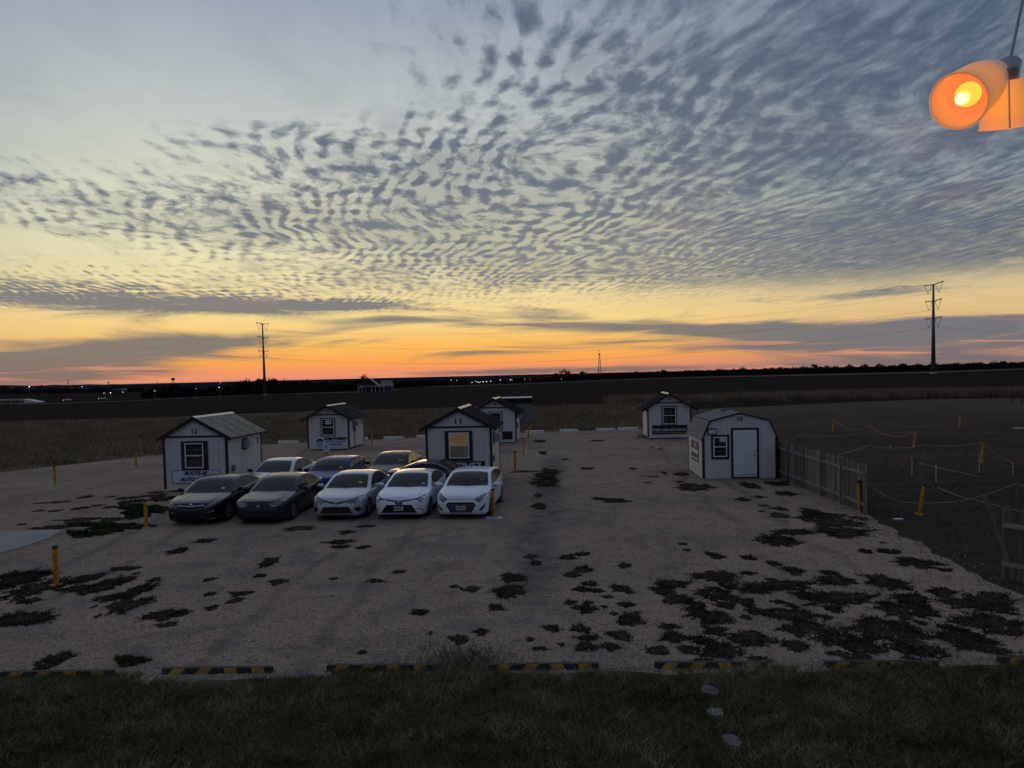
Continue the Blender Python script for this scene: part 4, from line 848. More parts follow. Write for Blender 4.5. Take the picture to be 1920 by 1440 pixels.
# guy lines marked on the ground
for pts, lab in [([(1722, 871), (1838, 898)], 'thin white cord lying on the lawn toward the right'), ([(1758, 918), (1800, 935), (1920, 965)], 'thin grey cord pegged low across the near lawn')]:
    o = tube([Vector((P(*q).x, P(*q).y, .07)) for q in pts], .012, 5).build('cord', galv); tag(o, lab, 'cord')
# line painted on gravel near the back (chalk cord)
chalk = mat('chalk', (.42, .40, .38), .9, var=.2)
for pts in ([(560, 872), (640, 850), (697, 834)], [(690, 866), (790, 845)], [(0, 933), (60, 924), (110, 916)], [(160, 917), (195, 908)], [(0, 904), (110, 894), (250, 885)], [(985, 851), (988, 838), (991, 824)]):
    q = [P(*a) for a in pts]; o = tube([Vector((a.x, a.y, .024)) for a in q], .02, 4).build('chalk_line', chalk); tag(o, 'thin pale marking line laid on the gravel', kind='structure')
# ------------------------------------------------------------------ cars
def paint(name, col, metal=.35, rough=.28, coat=.55, spec=.25, ior=1.38): m = mat(name, col, rough, metal=metal, var=.05, vscale=1.5, coat=coat, spec=spec); m.node_tree.nodes['Principled BSDF'].inputs['Coat IOR'].default_value = ior; return m
carglass = mat('car_glass', (.010, .015, .016), .06, spec=.22, var=0)
tyre_m = mat('tyre', (.012, .012, .012), .85, var=.15); rim_m = mat('rim_silver', (.34, .35, .36), .35, metal=.8, var=.1)
grille_m = mat('grille_black', (.006, .006, .007), .5, var=.1); chrome = mat('chrome', (.55, .55, .56), .12, metal=1, var=0)
lamp_m = mat('lamp_clear', (.17, .18, .19), .10, spec=1, var=.3, vscale=18); lampd = mat('lamp_dark', (.05, .055, .06), .08, spec=1, var=.3, vscale=14)
tail_m = mat('tail_red', (.35, .012, .012), .15, var=.1); seam = mat('seam', (.004, .004, .004), .8, var=0); sticker = mat('sticker_yellow', (.45, .45, .06), .7, var=.1)
plate_m = mat('plate_white', (.45, .45, .44), .6, var=.1)
SED = dict(L=4.65, W=.885, ax=(.90, 3.60), g=(1.10, 1.36, 3.92, 4.10), tum=.40,
    top=[(0, .66), (.04, .76), (.10, .82), (.3, .865), (.7, .92), (1.15, .98), (1.28, 1.01), (1.65, 1.20), (2.0, 1.36), (2.3, 1.435), (2.8, 1.455), (3.25, 1.42), (3.65, 1.29), (4.0, 1.14), (4.2, 1.10), (4.48, 1.08), (4.58, 1.02), (4.65, .90)],
    belt=[(0, .62), (.05, .70), (.2, .79), (.5, .85), (1.2, .94), (2, .96), (3.2, .99), (4.0, 1.03), (4.5, 1.02), (4.65, .86)],
    dlo=[(1.50, 1.005), (1.80, 1.17), (2.15, 1.325), (2.5, 1.375), (2.9, 1.37), (3.3, 1.315), (3.62, 1.20), (3.82, 1.10), (3.66, 1.06), (2.6, 1.015)], pil=[2.50, 3.32],
    ws=[(-.70, 1.31), (-.685, 1.50), (-.575, 2.13), (0, 2.16), (.575, 2.13), (.685, 1.50), (.70, 1.31), (0, 1.20)], rw=[(-.58, 3.28), (.58, 3.28), (.64, 3.92), (0, 3.98), (-.64, 3.92)])
LNG = dict(SED, L=4.88, W=.92, ax=(.95, 3.75), g=(1.14, 1.40, 4.2, 4.36),
    top=[(0, .65), (.04, .74), (.10, .80), (.3, .85), (.7, .91), (1.2, .97), (1.32, 1.0), (1.7, 1.19), (2.05, 1.35), (2.35, 1.43), (2.85, 1.455), (3.3, 1.42), (3.8, 1.28), (4.25, 1.12), (4.45, 1.08), (4.72, 1.07), (4.82, 1.0), (4.88, .88)],
    belt=[(0, .61), (.05, .69), (.2, .77), (.5, .84), (1.2, .93), (2, .95), (3.2, .98), (4.2, 1.02), (4.7, 1.01), (4.88, .85)],
    dlo=[(1.55, .995), (1.85, 1.16), (2.2, 1.32), (2.6, 1.375), (3.0, 1.37), (3.45, 1.31), (3.85, 1.19), (4.08, 1.09), (3.9, 1.05), (2.7, 1.005)], pil=[2.58, 3.45],
    ws=[(-.72, 1.35), (-.70, 1.54), (-.59, 2.18), (0, 2.21), (.59, 2.18), (.70, 1.54), (.72, 1.35), (0, 1.24)], rw=[(-.60, 3.4), (.60, 3.4), (.66, 4.15), (0, 4.22), (-.66, 4.15)])
HAT = dict(SED, L=4.32, W=.885, ax=(.86, 3.51), g=(1.02, 1.28, 4.12, 4.3), tum=.34,
    top=[(0, .66), (.04, .77), (.10, .84), (.3, .89), (.7, .95), (1.05, 1.01), (1.18, 1.04), (1.55, 1.25), (1.9, 1.40), (2.2, 1.475), (2.7, 1.495), (3.3, 1.47), (3.75, 1.40), (3.95, 1.28), (4.15, 1.05), (4.25, .92), (4.32, .80)],
    belt=[(0, .62), (.05, .71), (.2, .81), (.5, .88), (1.1, .97), (2, 1.0), (3.2, 1.05), (3.9, 1.08), (4.2, 1.0), (4.32, .78)],
    dlo=[(1.38, 1.04), (1.68, 1.21), (2.02, 1.36), (2.4, 1.415), (2.9, 1.41), (3.35, 1.37), (3.72, 1.27), (3.86, 1.18), (3.5, 1.12), (2.5, 1.055)], pil=[2.35, 3.16],
    ws=[(-.71, 1.22), (-.695, 1.42), (-.60, 2.02), (0, 2.05), (.60, 2.02), (.695, 1.42), (.71, 1.22), (0, 1.11)], rw=[(-.55, 3.78), (.55, 3.78), (.62, 4.05), (-.62, 4.05)])
def body_mesh(sp):
    L, Wd = sp['L'], sp['W']
    ysv = sorted(set([0, .015, .04, .07, .11, .16, .23, .32] + [round(.42+i*.105, 3) for i in range(int((L-.75)/.105))] + [L-.3, L-.22, L-.15, L-.09, L-.05, L-.02, L]))
    fine = np.linspace(0, L, 600)
    def cur(pts, w=.05):
        a = np.interp(fine, [p[0] for p in pts], [p[1] for p in pts]); k = max(1, int(w/(L/600))); ker = np.hanning(2*k+3); ker /= ker.sum()
        pad = np.pad(a, (k+1, k+1), mode='edge'); return np.convolve(pad, ker, 'valid')
    top = cur(sp['top'], .10); top[:18] = np.interp(fine[:18], [p[0] for p in sp['top']], [p[1] for p in sp['top']]); belt = cur(sp['belt'], .06)
    bot = cur([(0, .27), (.05, .20), (.3, .17), (L-.4, .20), (L-.08, .28), (L, .36)], .04)
    hw = cur([(0, .60), (.03, .68), (.08, .74), (.18, .81), (.35, .855), (.75, Wd), (L-.9, Wd), (L-.4, Wd-.03), (L-.15, Wd-.10), (L, Wd-.24)], .05)
    G = lambda y: sm(sp['g'][0], sp['g'][1], y)*(1-sm(sp['g'][2], sp['g'][3], y))
    rows = []
    for y in ysv:
        f = lambda a: float(np.interp(y, fine, a))
        zt, zb, z0, w = f(top), f(belt), f(bot), f(hw); zb = min(zb, zt-.012); g = G(y)
        half = [(0, z0), (w*.55, z0), (w*.90, z0), (w*.965, z0+.06)]
        for fr, k in ((.22, .985), (.42, .997), (.62, 1.0), (.80, .992), (.93, .975)): half.append((w*k, z0+.06+(zb-z0-.06)*fr))
        wb = w*.955
        xr = wb-max(0, zt-.055-zb)*sp['tum']
        for i in range(12):
            if i <= 4: t = i/4; cx, cz = wb+(xr-wb)*t, zb+max(0, zt-.055-zb)*t
            else: t = (i-4)/7; cx = xr*(1-t)**1.0; cz = (zt-.055 if zt-.055 > zb else zb)+(zt-(zt-.055 if zt-.055 > zb else zb))*(1-(1-t)**3.2)
            if i <= 4: hx = wb*(1-.035*i/4*1.2)
            else: hx = wb*.958*(1-(i-4)/7)
            hz = zb+(zt-zb)*(1-(hx/wb)**3.0)
            if y < sp['g'][0] and .45 < hx/wb < .9 and y > .3: hz += .010*math.sin((hx/wb-.45)/.45*math.pi)      # hood creases
            half.append((hx*(1-g)+cx*g, hz*(1-g)+cz*g))
        rows.append([(x, y, z) for x, z in half] + [(-x, y, z) for x, z in half[-2:0:-1]])
    n = len(rows[0]); v = [p for r in rows for p in r]; fcs = []
    for j in range(len(rows)-1):
        for i in range(n): fcs.append((j*n+i, j*n+(i+1) % n, (j+1)*n+(i+1) % n, (j+1)*n+i))
    fcs.append(tuple(range(n))[::-1]); fcs.append(tuple((len(rows)-1)*n+i for i in range(n)))
    me = bpy.data.meshes.new('body'); me.from_pydata(v, [], fcs); me.update()
    bm = bmesh.new(); bm.from_mesh(me); bmesh.ops.recalc_face_normals(bm, faces=bm.faces); bm.to_mesh(me); bm.free()
    o = bpy.data.objects.new('tmp_body', me); COL.objects.link(o); cut = []
    for a in sp['ax']:
        for s in (-1, 1):
            c = MB().cyl((s*.60, a, .33), (s*1.3, a, .33), .365, n=28).build('tmp_cut', None); cut.append(c)
            md = o.modifiers.new('b', 'BOOLEAN'); md.operation = 'DIFFERENCE'; md.object = c; md.solver = 'EXACT'
    m2 = bpy.data.meshes.new_from_object(o.evaluated_get(bpy.context.evaluated_depsgraph_get()))
    for q in cut+[o]: bpy.data.objects.remove(q)
    m2.materials.clear(); m2.materials.append(None); m2.materials.append(grille_m)
    for p in m2.polygons:
        c = p.center; p.material_index = 0; p.use_smooth = True
        for a in sp['ax']:
            d = math.hypot(c.y-a, c.z-.33)
            if d < .37 and abs(c.x) < sp['W']-.004 and (abs(abs(c.x)-.60) < .01 or (abs(d-.365) < .012 and abs(p.normal.x) < .5)): p.material_index = 1; p.use_smooth = False
        if c.z < .19 and p.normal.z < -.8: p.material_index = 1
    m2['x'] = 1
    bm = bmesh.new(); bm.from_mesh(m2); bvh = BVHTree.FromBMesh(bm); bm.free()
    return m2, bvh
BODY = {}
def get_body(key, sp):
    if key not in BODY: BODY[key] = body_mesh(sp)
    return BODY[key]
def decal(bvh, poly, axis, m, name, parent, off=.004, step=.06, side=1, thick=.003):
    bm = bmesh.new(); vs = [bm.verts.new((a, b, 0)) for a, b in poly]; bm.faces.new(vs)
    for ax in (0, 1):
        lo = min(p[ax] for p in poly); hi = max(p[ax] for p in poly); k = lo+step
        while k < hi-1e-4:
            co = (k, 0, 0) if ax == 0 else (0, k, 0); no = (1, 0, 0) if ax == 0 else (0, 1, 0)
            bmesh.ops.bisect_plane(bm, geom=bm.verts[:]+bm.edges[:]+bm.faces[:], plane_co=co, plane_no=no); k += step
    bmesh.ops.triangulate(bm, faces=bm.faces[:])
    for v in bm.verts:
        a, b = v.co.x, v.co.y
        if axis == 'f': o_, d = Vector((a, -3, b)), Vector((0, 1, 0))
        elif axis == 'r': o_, d = Vector((a, 9, b)), Vector((0, -1, 0))
        elif axis == 't': o_, d = Vector((a, b, 4)), Vector((0, 0, -1))
        else: o_, d = Vector((side*4, a, b)), Vector((-side, 0, 0))
        h, n, i, dist = bvh.ray_cast(o_, d)
        if h is None: h, n, i, dist = bvh.find_nearest(o_+d*3)
        v.co = h+n*off
    me = bpy.data.meshes.new(name); bm.to_mesh(me); bm.free()
    nn = sum((p.normal for p in me.polygons), Vector()); ref = {'f': Vector((0, -1, 0)), 'r': Vector((0, 1, 0)), 't': Vector((0, 0, 1)), 's': Vector((side, 0, 0))}[axis]
    if nn.dot(ref) < 0: me.flip_normals()
    return link(name, me, m, parent, smooth=True)
def mirror(poly): return [(-a, b) for a, b in poly][::-1]
def line(pts, w):                                          # thin polygon along a polyline
    up, dn = [], []
    for i, p in enumerate(pts):
        a = Vector(pts[max(0, i-1)]); b = Vector(pts[min(len(pts)-1, i+1)]); d = (b-a).normalized(); n = Vector((-d.y, d.x))*w/2
        up.append((p[0]+n.x, p[1]+n.y)); dn.append((p[0]-n.x, p[1]-n.y))
    return up+dn[::-1]
def grow(poly, k):
    cx = sum(p[0] for p in poly)/len(poly); cy = sum(p[1] for p in poly)/len(poly); out = []
    for p in poly:
        d = Vector((p[0]-cx, p[1]-cy)); l = d.length; out.append((cx+d.x*(l+k)/l, cy+d.y*(l+k)/l))
    return out
def ell(cx, cy, a, b, n=14): return [(cx+a*math.cos(2*math.pi*i/n), cy+b*math.sin(2*math.pi*i/n)) for i in range(n)]
def wheel(parent, x, y, s):
    w = empty('wheel', (x, y, .325), 0, parent=parent)
    prof = [(-.10, .21), (-.105, .30), (-.08, .322), (.08, .322), (.105, .30), (.10, .21)]; m = MB(); n = 28
    for i in range(n):
        a = 2*math.pi*i/n
        for u, r in prof: m.v.append((u, math.cos(a)*r, math.sin(a)*r))
    for i in range(n):
        for j in range(5): m.f.append((i*6+j, i*6+j+1, ((i+1) % n)*6+j+1, ((i+1) % n)*6+j))
    m.build('tyre', tyre_m, w, smooth=True)
    r = MB(); r.cyl((s*.02, 0, 0), (s*.05, 0, 0), .212, n=24); 
    dk = r.build('rim_back', grille_m, w)
    r = MB(); r.cyl((s*.05, 0, 0), (s*.098, 0, 0), .05, n=12)
    for i in range(10):
        a = 2*math.pi*(i//2*2)/10+(.16 if i % 2 else -.16); r.bar((s*.085, math.cos(a)*.045, math.sin(a)*.045), (s*.095, math.cos(a)*.20, math.sin(a)*.20), .035, .02, up=(1, 0, 0))
    for i in range(24):
        a0, a1 = 2*math.pi*i/24, 2*math.pi*(i+1)/24; k = len(r.v)
        for a in (a0, a1):
            for q, u in ((.195, .10), (.215, .10), (.215, .04), (.195, .04)): r.v.append((s*u, math.cos(a)*q, math.sin(a)*q))
        r.f += [(k, k+1, k+5, k+4), (k+1, k+2, k+6, k+5), (k+3, k, k+4, k+7)]
    r.build('rim', rim_m, w)
def blob(c, r, n=10):
    m = MB(); c = Vector(c)
    for j in range(1, n):
        for i in range(n*2):
            a = math.pi*j/n; b = math.pi*i/n; m.v.append((c.x+r[0]*math.sin(a)*math.cos(b), c.y+r[1]*math.sin(a)*math.sin(b), c.z+r[2]*math.cos(a)*(1 if math.cos(a) > 0 else .8)))
    k = n*2
    for j in range(n-2):
        for i in range(k): m.f.append((j*k+i, (j+1)*k+i, (j+1)*k+(i+1) % k, j*k+(i+1) % k))
    m.f.append(tuple(range(k))); m.f.append(tuple((n-2)*k+i for i in range(k))[::-1]); return m
def car(key, sp, pm, style, label, wheelpt=None, cowl=None, rear=None, yaw=-4, plate=None, chrome_dlo=False, mirror_m=None, stickers=(), roof_m=None, cat='car'):
    th = R(yaw); Rm = Matrix.Rotation(th, 3, 'Z'); L, Wd = sp['L'], sp['W']
    if wheelpt: o_ = P(*wheelpt, z=0.0)-Rm @ Vector((Wd-.10, sp['ax'][0], 0))
    elif cowl: c_ = P(*cowl, z=.935); o_ = Vector((c_.x, c_.y, 0))-Rm @ Vector((0, sp['ws'][-1][1], 0))
    else: c_ = P(*rear, z=.9); o_ = Vector((c_.x, c_.y, 0))-Rm @ Vector((-Wd+.25, L-.02, 0))
    root = empty('parked_car', (o_.x, o_.y, 0), th, label, cat, 'cars parked in two rows by the sheds')
    root.scale = (1, 1, .935)
    me, bvh = get_body(key, sp); me = me.copy(); me.materials[0] = pm
    b = link('body', me, None, root)
    D = lambda poly, ax, m, name, par=root, **k: decal(bvh, poly, ax, m, name, par, **k)
    # glass
    g = D(sp['ws'], 't', carglass, 'windscreen'); D(line([(-.69, 1.33-SED['ws'][0][1]+sp['ws'][0][1]), (0, sp['ws'][-1][1]+.02), (.69, sp['ws'][0][1]+.02)], .06), 't', grille_m, 'cowl', off=.007)
    for s in (-1, 1):
        w0 = (s*.12+.28, sp['ws'][-1][1]+.09); w1 = (w0[0]-.60, w0[1]+.02)
        D(line([(min(.6, w0[0]), w0[1]), (max(-.6, w1[0]), w1[1])], .02), 't', grille_m, 'wiper', g, off=.014)
    D(sp['rw'], 't', carglass, 'rear_window')
    dlo = sp['dlo']; bounds = [dlo[0][0]-1]+sp['pil']+[9]
    top_y = [p for p in dlo]
    for s in (-1, 1):
        D(grow(dlo, .030), 's', chrome if chrome_dlo else grille_m, 'window_trim', side=s, off=.003); D(grow(dlo, .008), 's', grille_m, 'window_surround', side=s, off=.006)
        for i in range(len(bounds)-1):
            a, c = bounds[i]+.03, bounds[i+1]-.03
            bm = bmesh.new(); f = bm.faces.new([bm.verts.new((p[0], p[1], 0)) for p in dlo])
            for co, no in ((a, -1), (c, 1)): bmesh.ops.bisect_plane(bm, geom=bm.verts[:]+bm.edges[:]+bm.faces[:], plane_co=(co, 0, 0), plane_no=(no, 0, 0), clear_outer=True)
            if not bm.faces: bm.free(); continue
            bm.faces.ensure_lookup_table(); pl = [(l.vert.co.x, l.vert.co.y) for l in bm.faces[0].loops]; bm.free()
            D(pl, 's', carglass, 'side_window', side=s, off=.009)
        d0, d1, d2 = sp['ax'][0]+.42, sp['pil'][0], sp['ax'][1]-.22
        for ln in ([(d0, .93), (d0-.04, .60), (d0+.05, .25)], [(d1, .98), (d1+.02, .6), (d1, .25)], [(sp['pil'][1]+.02, .99), (d2+.0, .70), (d2-.14, .42)], [(d0, .25), (d2-.14, .25)]): D(line(ln, .012), 's', seam, 'door_seam', side=s, off=.0015, step=.1)
        for hy in (d1-.17, sp['pil'][1]-.10): D(line([(hy-.09, .86), (hy+.09, .87)], .03), 's', chrome if chrome_dlo else pm, 'door_handle', side=s, off=.022)
        D(line([(d0+.05, .27), (d2-.1, .27)], .05), 's', grille_m, 'sill_trim', side=s, off=.004, step=.2)
        for k, a in enumerate(sp['ax']): wheel(root, s*(Wd-.115), a, s)
        mm = mirror_m or pm; my = sp['dlo'][0][0]+.12; mr = empty('side_mirror', (0, 0, 0), parent=root)
        blob((s*(Wd+.13), my, 1.03), (.13, .065, .085)).build('mirror_housing', mm, mr, smooth=True); MB().bar((s*(Wd-.07), my+.03, .96), (s*(Wd+.08), my, .99), .05, .04).build('mirror_arm', grille_m, mr)
        D([(s*a, c) if s > 0 else (a*s, c) for a, c in ([(.42, .80), (.70, .86), (.80, .90), (.78, .98), (.45, .92)] if key != 'hat' else [(.50, .84), (.72, .88), (.74, 1.10), (.58, 1.0)])], 'r', tail_m, 'tail_light', off=.006)
        D([(L-.42, .86), (L-.08, .80), (L-.08, .95), (L-.38, .93)], 's', tail_m, 'tail_light', side=s, off=.007)
    D(line([(-.62, .30), (-.60, .90), (0, 1.0), (.60, .90), (.62, .30)], .01), 't', seam, 'bonnet_seam', off=.0015, step=.12)
    # nose
    st = style; ZS = lambda q: [(a, .22+(b-.22)*1.17) for a, b in q]
    F = lambda poly, m, name, par=root, off=.005, both=True, **k: [D(ZS(q), 'f', m, name, par, off=off, **k) for q in ([poly, mirror(poly)] if both else [poly])]
    if st in ('compact_old', 'compact_new', 'long', 'hatch'):
        if st == 'compact_old':
            F(grow([(.33, .66), (.42, .59), (.56, .57), (.70, .62), (.84, .76), (.74, .755), (.55, .70)], .022), grille_m, 'headlight_surround', off=.003); hl = F([(.33, .66), (.42, .59), (.56, .57), (.70, .62), (.84, .76), (.74, .755), (.55, .70)], lamp_m, 'headlight'); [F([(.50, .61), (.60, .605), (.68, .66), (.60, .67)], lampd, 'lamp_unit', h, off=.010, both=False) for h in hl[:1]]
            F([(-.36, .655), (0, .61), (.36, .655), (.40, .625), (.12, .57), (0, .555), (-.12, .57), (-.40, .625)], grille_m, 'grille', both=False, off=.006)
            F(ell(0, .585, .058, .038), chrome if pm is not None else chrome, 'emblem', off=.014, both=False); F(ell(0, .585, .042, .025), lampd, 'emblem', off=.017, both=False)
            F([(-.56, .245), (-.42, .475), (.42, .475), (.56, .245)], grille_m, 'lower_grille', both=False)
            F([(.58, .44), (.76, .46), (.80, .36), (.70, .31)], grille_m, 'fog_recess'); F(line([(-.70, .215), (-.4, .205), (.4, .205), (.70, .215)], .018), pm, 'lip', both=False, off=.03)
        elif st == 'compact_new':
            hl = F([(.40, .665), (.60, .70), (.82, .775), (.79, .66), (.71, .575), (.66, .60), (.62, .64)], lampd, 'headlight'); [F(line([(.63, .66), (.74, .70), (.72, .60)], .03), lamp_m, 'lamp_unit', h, off=.010, both=False) for h in hl[:1]]
            F([(-.44, .675), (0, .625), (.44, .675), (.44, .645), (.12, .60), (.10, .52), (-.10, .52), (-.12, .60), (-.44, .645)], grille_m, 'grille', both=False, off=.006)
            F(ell(0, .60, .065, .04), chrome, 'emblem', off=.014, both=False); F(ell(0, .60, .048, .027), lampd, 'emblem', off=.017, both=False)
            F([(-.64, .225), (-.42, .51), (.42, .51), (.64, .225)], grille_m, 'lower_grille', both=False); F(line([(.60, .40), (.72, .39), (.79, .28)], .02), seam, 'fog_recess')
        elif st == 'hatch':
            hl = F([(.44, .66), (.50, .60), (.60, .575), (.72, .65), (.82, .80), (.70, .775), (.56, .72)], lampd, 'headlight')
            for h, s in zip(hl, (1, -1)): F(ell(s*.66, .68, .06, .05), lamp_m, 'lamp_unit', h, off=.010, both=False); F(ell(s*.54, .635, .04, .035), lamp_m, 'lamp_unit', h, off=.010, both=False)
            gr = F([(-.42, .57), (.42, .57), (.50, .50), (.34, .25), (-.34, .25), (-.50, .50)], grille_m, 'grille', both=False)[0]
            for z, w_ in ((.50, .46), (.44, .42), (.38, .38), (.315, .33)): F(line([(-w_, z), (w_, z)], .016), steel, 'grille_bar', gr, off=.016, both=False)
            F(ell(0, .52, .07, .035), grille_m, 'emblem', off=.022, both=False)
            fr = F([(.58, .34), (.78, .52), (.76, .40), (.66, .31)], grille_m, 'fog_recess'); F(line([(.63, .335), (.72, .38), (.75, .46)], .02), chrome, 'fog_trim', off=.012)
            F(line([(-.40, .665), (0, .65), (.40, .665)], .010), seam, 'bonnet_edge', off=.003, both=False)
        else:
            hl = F([(.40, .60), (.48, .575), (.66, .60), (.80, .70), (.84, .76), (.62, .69)], lampd, 'headlight'); F(line([(.44, .61), (.62, .66), (.78, .73)], .022), lamp_m, 'lamp_unit', off=.010)
            F(line([(-.44, .655), (0, .63), (.44, .655)], .018), chrome, 'grille_trim', both=False, off=.012)
            gr = F([(-.44, .655), (0, .63), (.44, .655), (.40, .55), (0, .53), (-.40, .55)], grille_m, 'grille', both=False)[0]; F(line([(-.40, .55), (0, .53), (.40, .55)], .014), chrome, 'grille_trim', both=False, off=.012)
            F([(-.60, .25), (-.45, .43), (.45, .43), (.60, .25)], grille_m, 'lower_grille', both=False); F(line([(.56, .44), (.74, .49)], .022), chrome, 'fog_trim', off=.012); F(line([(.60, .25), (.76, .28)], .018), chrome, 'fog_trim', off=.012)
            F(ell(0, .685, .06, .018), chrome, 'emblem', off=.006, both=False)
    if plate:
        pl = MB().box(-.155, -.045, plate[1], .155, -.03, plate[1]+.15).build('number_plate', plate_m, root)
        for i, c in enumerate(plate[0]):
            MB().box(-.125+i*.036, -.0475, plate[1]+.045, -.105+i*.036, -.0455, plate[1]+.10).build('lettering', navy, pl)
    for (sx, sy, w_, h_, m) in stickers: D([(sx-w_/2, sy-h_/2), (sx+w_/2, sy-h_/2), (sx+w_/2, sy+h_/2), (sx-w_/2, sy+h_/2)], 't', m, 'windscreen_sticker', g, off=.012)
    return root
black = paint('paint_black', (.008, .007, .010), 0, .22, .45, .2, 1.32); slate = paint('paint_slate', (.016, .022, .032), 0, .25, .45, .2, 1.32); silver = paint('paint_silver', (.46, .49, .54), .5, .3); white = paint('paint_white', (.74, .78, .86), .0, .25)
bluep = paint('paint_blue', (.016, .048, .22), 0, .3, .3, .08, 1.22); greyp = paint('paint_grey', (.028, .025, .024), 0, .3, .3, .08, 1.22); navyp = paint('paint_navy', (.007, .012, .026), 0, .2); silver2 = paint('paint_pale_silver', (.50, .53, .58), .5, .28)
car('long', LNG, black, 'long', 'black sedan at the left end of the front row, chrome window line', wheelpt=(426, 976), yaw=-1, chrome_dlo=True, stickers=[(.50, 1.52, .12, .10, plate_m)])
car('sed', SED, slate, 'compact_old', 'dark blue grey compact sedan, second from the left in the front row', wheelpt=(547.5, 974.5), yaw=-3)
car('sed', SED, silver, 'compact_old', 'silver compact sedan with yellow windscreen sticker in the middle of the front row', wheelpt=(688, 968), yaw=-4, stickers=[(.42, 1.56, .13, .10, sticker), (-.45, 1.98, .12, .09, sticker)])
car('sed', SED, white, 'compact_new', 'white sedan with large black trapezoid grille, between the silver sedan and the white hatchback', wheelpt=(803, 966.5), yaw=-5, plate=('000000', .36), stickers=[(.55, 1.45, .12, .07, plate_m)])
car('hat', HAT, white, 'hatch', 'white hatchback with slatted hexagonal grille at the right end of the front row', wheelpt=(917, 966.5), yaw=-7, plate=('0000000', .37), stickers=[(.50, 1.62, .12, .02, plate_m), (.48, 1.47, .12, .02, plate_m)])
car('long2', LNG, silver2, 'long', 'pale silver sedan with dark side mirrors behind the two dark sedans', cowl=(508, 885), yaw=-3, mirror_m=grille_m)
car('hat', HAT, bluep, 'hatch', 'blue hatchback in the second row behind the silver sedan', cowl=(614, 884), yaw=-5, stickers=[(.48, 1.36, .12, .09, sticker)])
car('sed', SED, greyp, 'compact_old', 'dark grey sedan with three windscreen stickers, farthest back left of shed 11', cowl=(728, 870.5), yaw=-5, stickers=[(.50, 2.02, .13, .08, sticker), (.44, 1.52, .12, .09, sticker), (.56, 1.54, .06, .09, plate_m)])
car('sed', SED, navyp, 'long', 'dark navy sedan standing crosswise in front of shed 11, red tail light to the left', rear=(722, 888), yaw=79, chrome_dlo=True)
nv = [o for o in COL.objects if o.get('label', '').startswith('dark navy sedan')][0]; nv.scale = (1, .90, .95); nv.location += Matrix.Rotation(R(79), 3, 'Z') @ Vector((0, .1*4.65, 0))
# ------------------------------------------------------------------ far hills, woods, trees
def ridge(name, pts, y, m, label, amp=3, base=-30, n=240):
    a = []; 
    for i in range(n+1):
        px = pts[0][0]+(pts[-1][0]-pts[0][0])*i/n; py = float(np.interp(px, [p[0] for p in pts], [p[1] for p in pts])); q = PD(px, py, y)
        q.z += amp*(noise.noise(Vector((px*.045, 1, y)))+.6*noise.noise(Vector((px*.21, 2, y)))+.35*noise.noise(Vector((px*.8, 3, y)))); a.append(q)
    v = []; 
    for q in a: v += [(q.x, q.y-40, base), (q.x, q.y, q.z), (q.x, q.y+300, q.z-8), (q.x, q.y+320, base)]
    f = [(4*i+j, 4*i+4+j, 4*i+5+j, 4*i+1+j) for i in range(n) for j in range(3)]
    return tag(meshobj(name, v, f, m), label, kind='structure')
hillm = mat('far_hills', (.034, .044, .062), .95, var=.25, vscale=.01, world=True); hillm2 = mat('near_hills', (.026, .030, .037), .95, var=.3, vscale=.02, world=True)  # distance haze put into the bluish base colours
ridge('hills', [(-160, 722), (0, 722), (60, 723), (160, 721), (330, 720), (480, 717), (640, 714), (850, 711), (1000, 708), (1200, 703), (1500, 696), (1920, 688), (2080, 686)], 2600, hillm, 'low bluish wooded hills along the horizon', amp=3)  # bluish from distance haze put into the colour
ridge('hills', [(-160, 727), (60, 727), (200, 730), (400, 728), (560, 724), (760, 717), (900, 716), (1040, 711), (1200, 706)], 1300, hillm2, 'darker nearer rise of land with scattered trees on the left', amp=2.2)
wood_m = gm('twigs', [(.010, .009, .008), (.020, .017, .014), (.032, .027, .021)], .3, .95)
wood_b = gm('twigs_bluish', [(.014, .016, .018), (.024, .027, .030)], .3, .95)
def wood_band(name, base, tops, n, m, label, depth=25, lift=0):
    X0, X1 = base[0][0], base[-1][0]; pos = []; V = []; F = []
    SX = np.linspace(X0, X1, 70); SQ = [P(a, float(np.interp(a, [p[0] for p in base], [p[1] for p in base]))) for a in SX]; SXx = [q.x for q in SQ]; SXy = [q.y for q in SQ]
    for i in range(n):
        px = random.uniform(X0, X1); py = float(np.interp(px, [p[0] for p in base], [p[1] for p in base])); ty = float(np.interp(px, [p[0] for p in tops], [p[1] for p in tops]))
        q = Vector((float(np.interp(px, SX, SXx)), float(np.interp(px, SX, SXy)), 0)); hmax = (py-ty)/1440*q.y*(1+.5*noise.noise(Vector((px*.07, 4, 0)))+.38*noise.noise(Vector((px*.5, 9, 0)))+.12*noise.noise(Vector((px*2, 9, 0))))
        h = random.random()**.8*hmax; d = random.uniform(0, depth); x = q.x*(1+d/q.y); y = q.y+d; z = H(x, y)+h+lift; s = q.y/1440*random.uniform(.7, 2.0)*(1.2-.6*h/hmax)
        k = len(V); a, b_ = random.uniform(0, 6.28), random.uniform(-1, 1)
        for j in range(3): t = a+j*2.09+random.uniform(-.4, .4); V.append((x+math.cos(t)*s, y+math.sin(t)*s*b_, z+math.sin(t+.5)*s*.75))
        F.append((k, k+1, k+2))
    o = meshobj(name, V, F, m); return tag(o, label, kind='stuff')
wood_band('woods', [(1035, 715), (1180, 709), (1400, 703), (1600, 699), (1760, 695), (1960, 688)], [(1035, 706), (1100, 703), (1180, 700), (1300, 695), (1500, 689), (1600, 687), (1760, 683), (1960, 678)], 42000, wood_m, 'long dark line of bare trees beyond the ploughed field on the right')
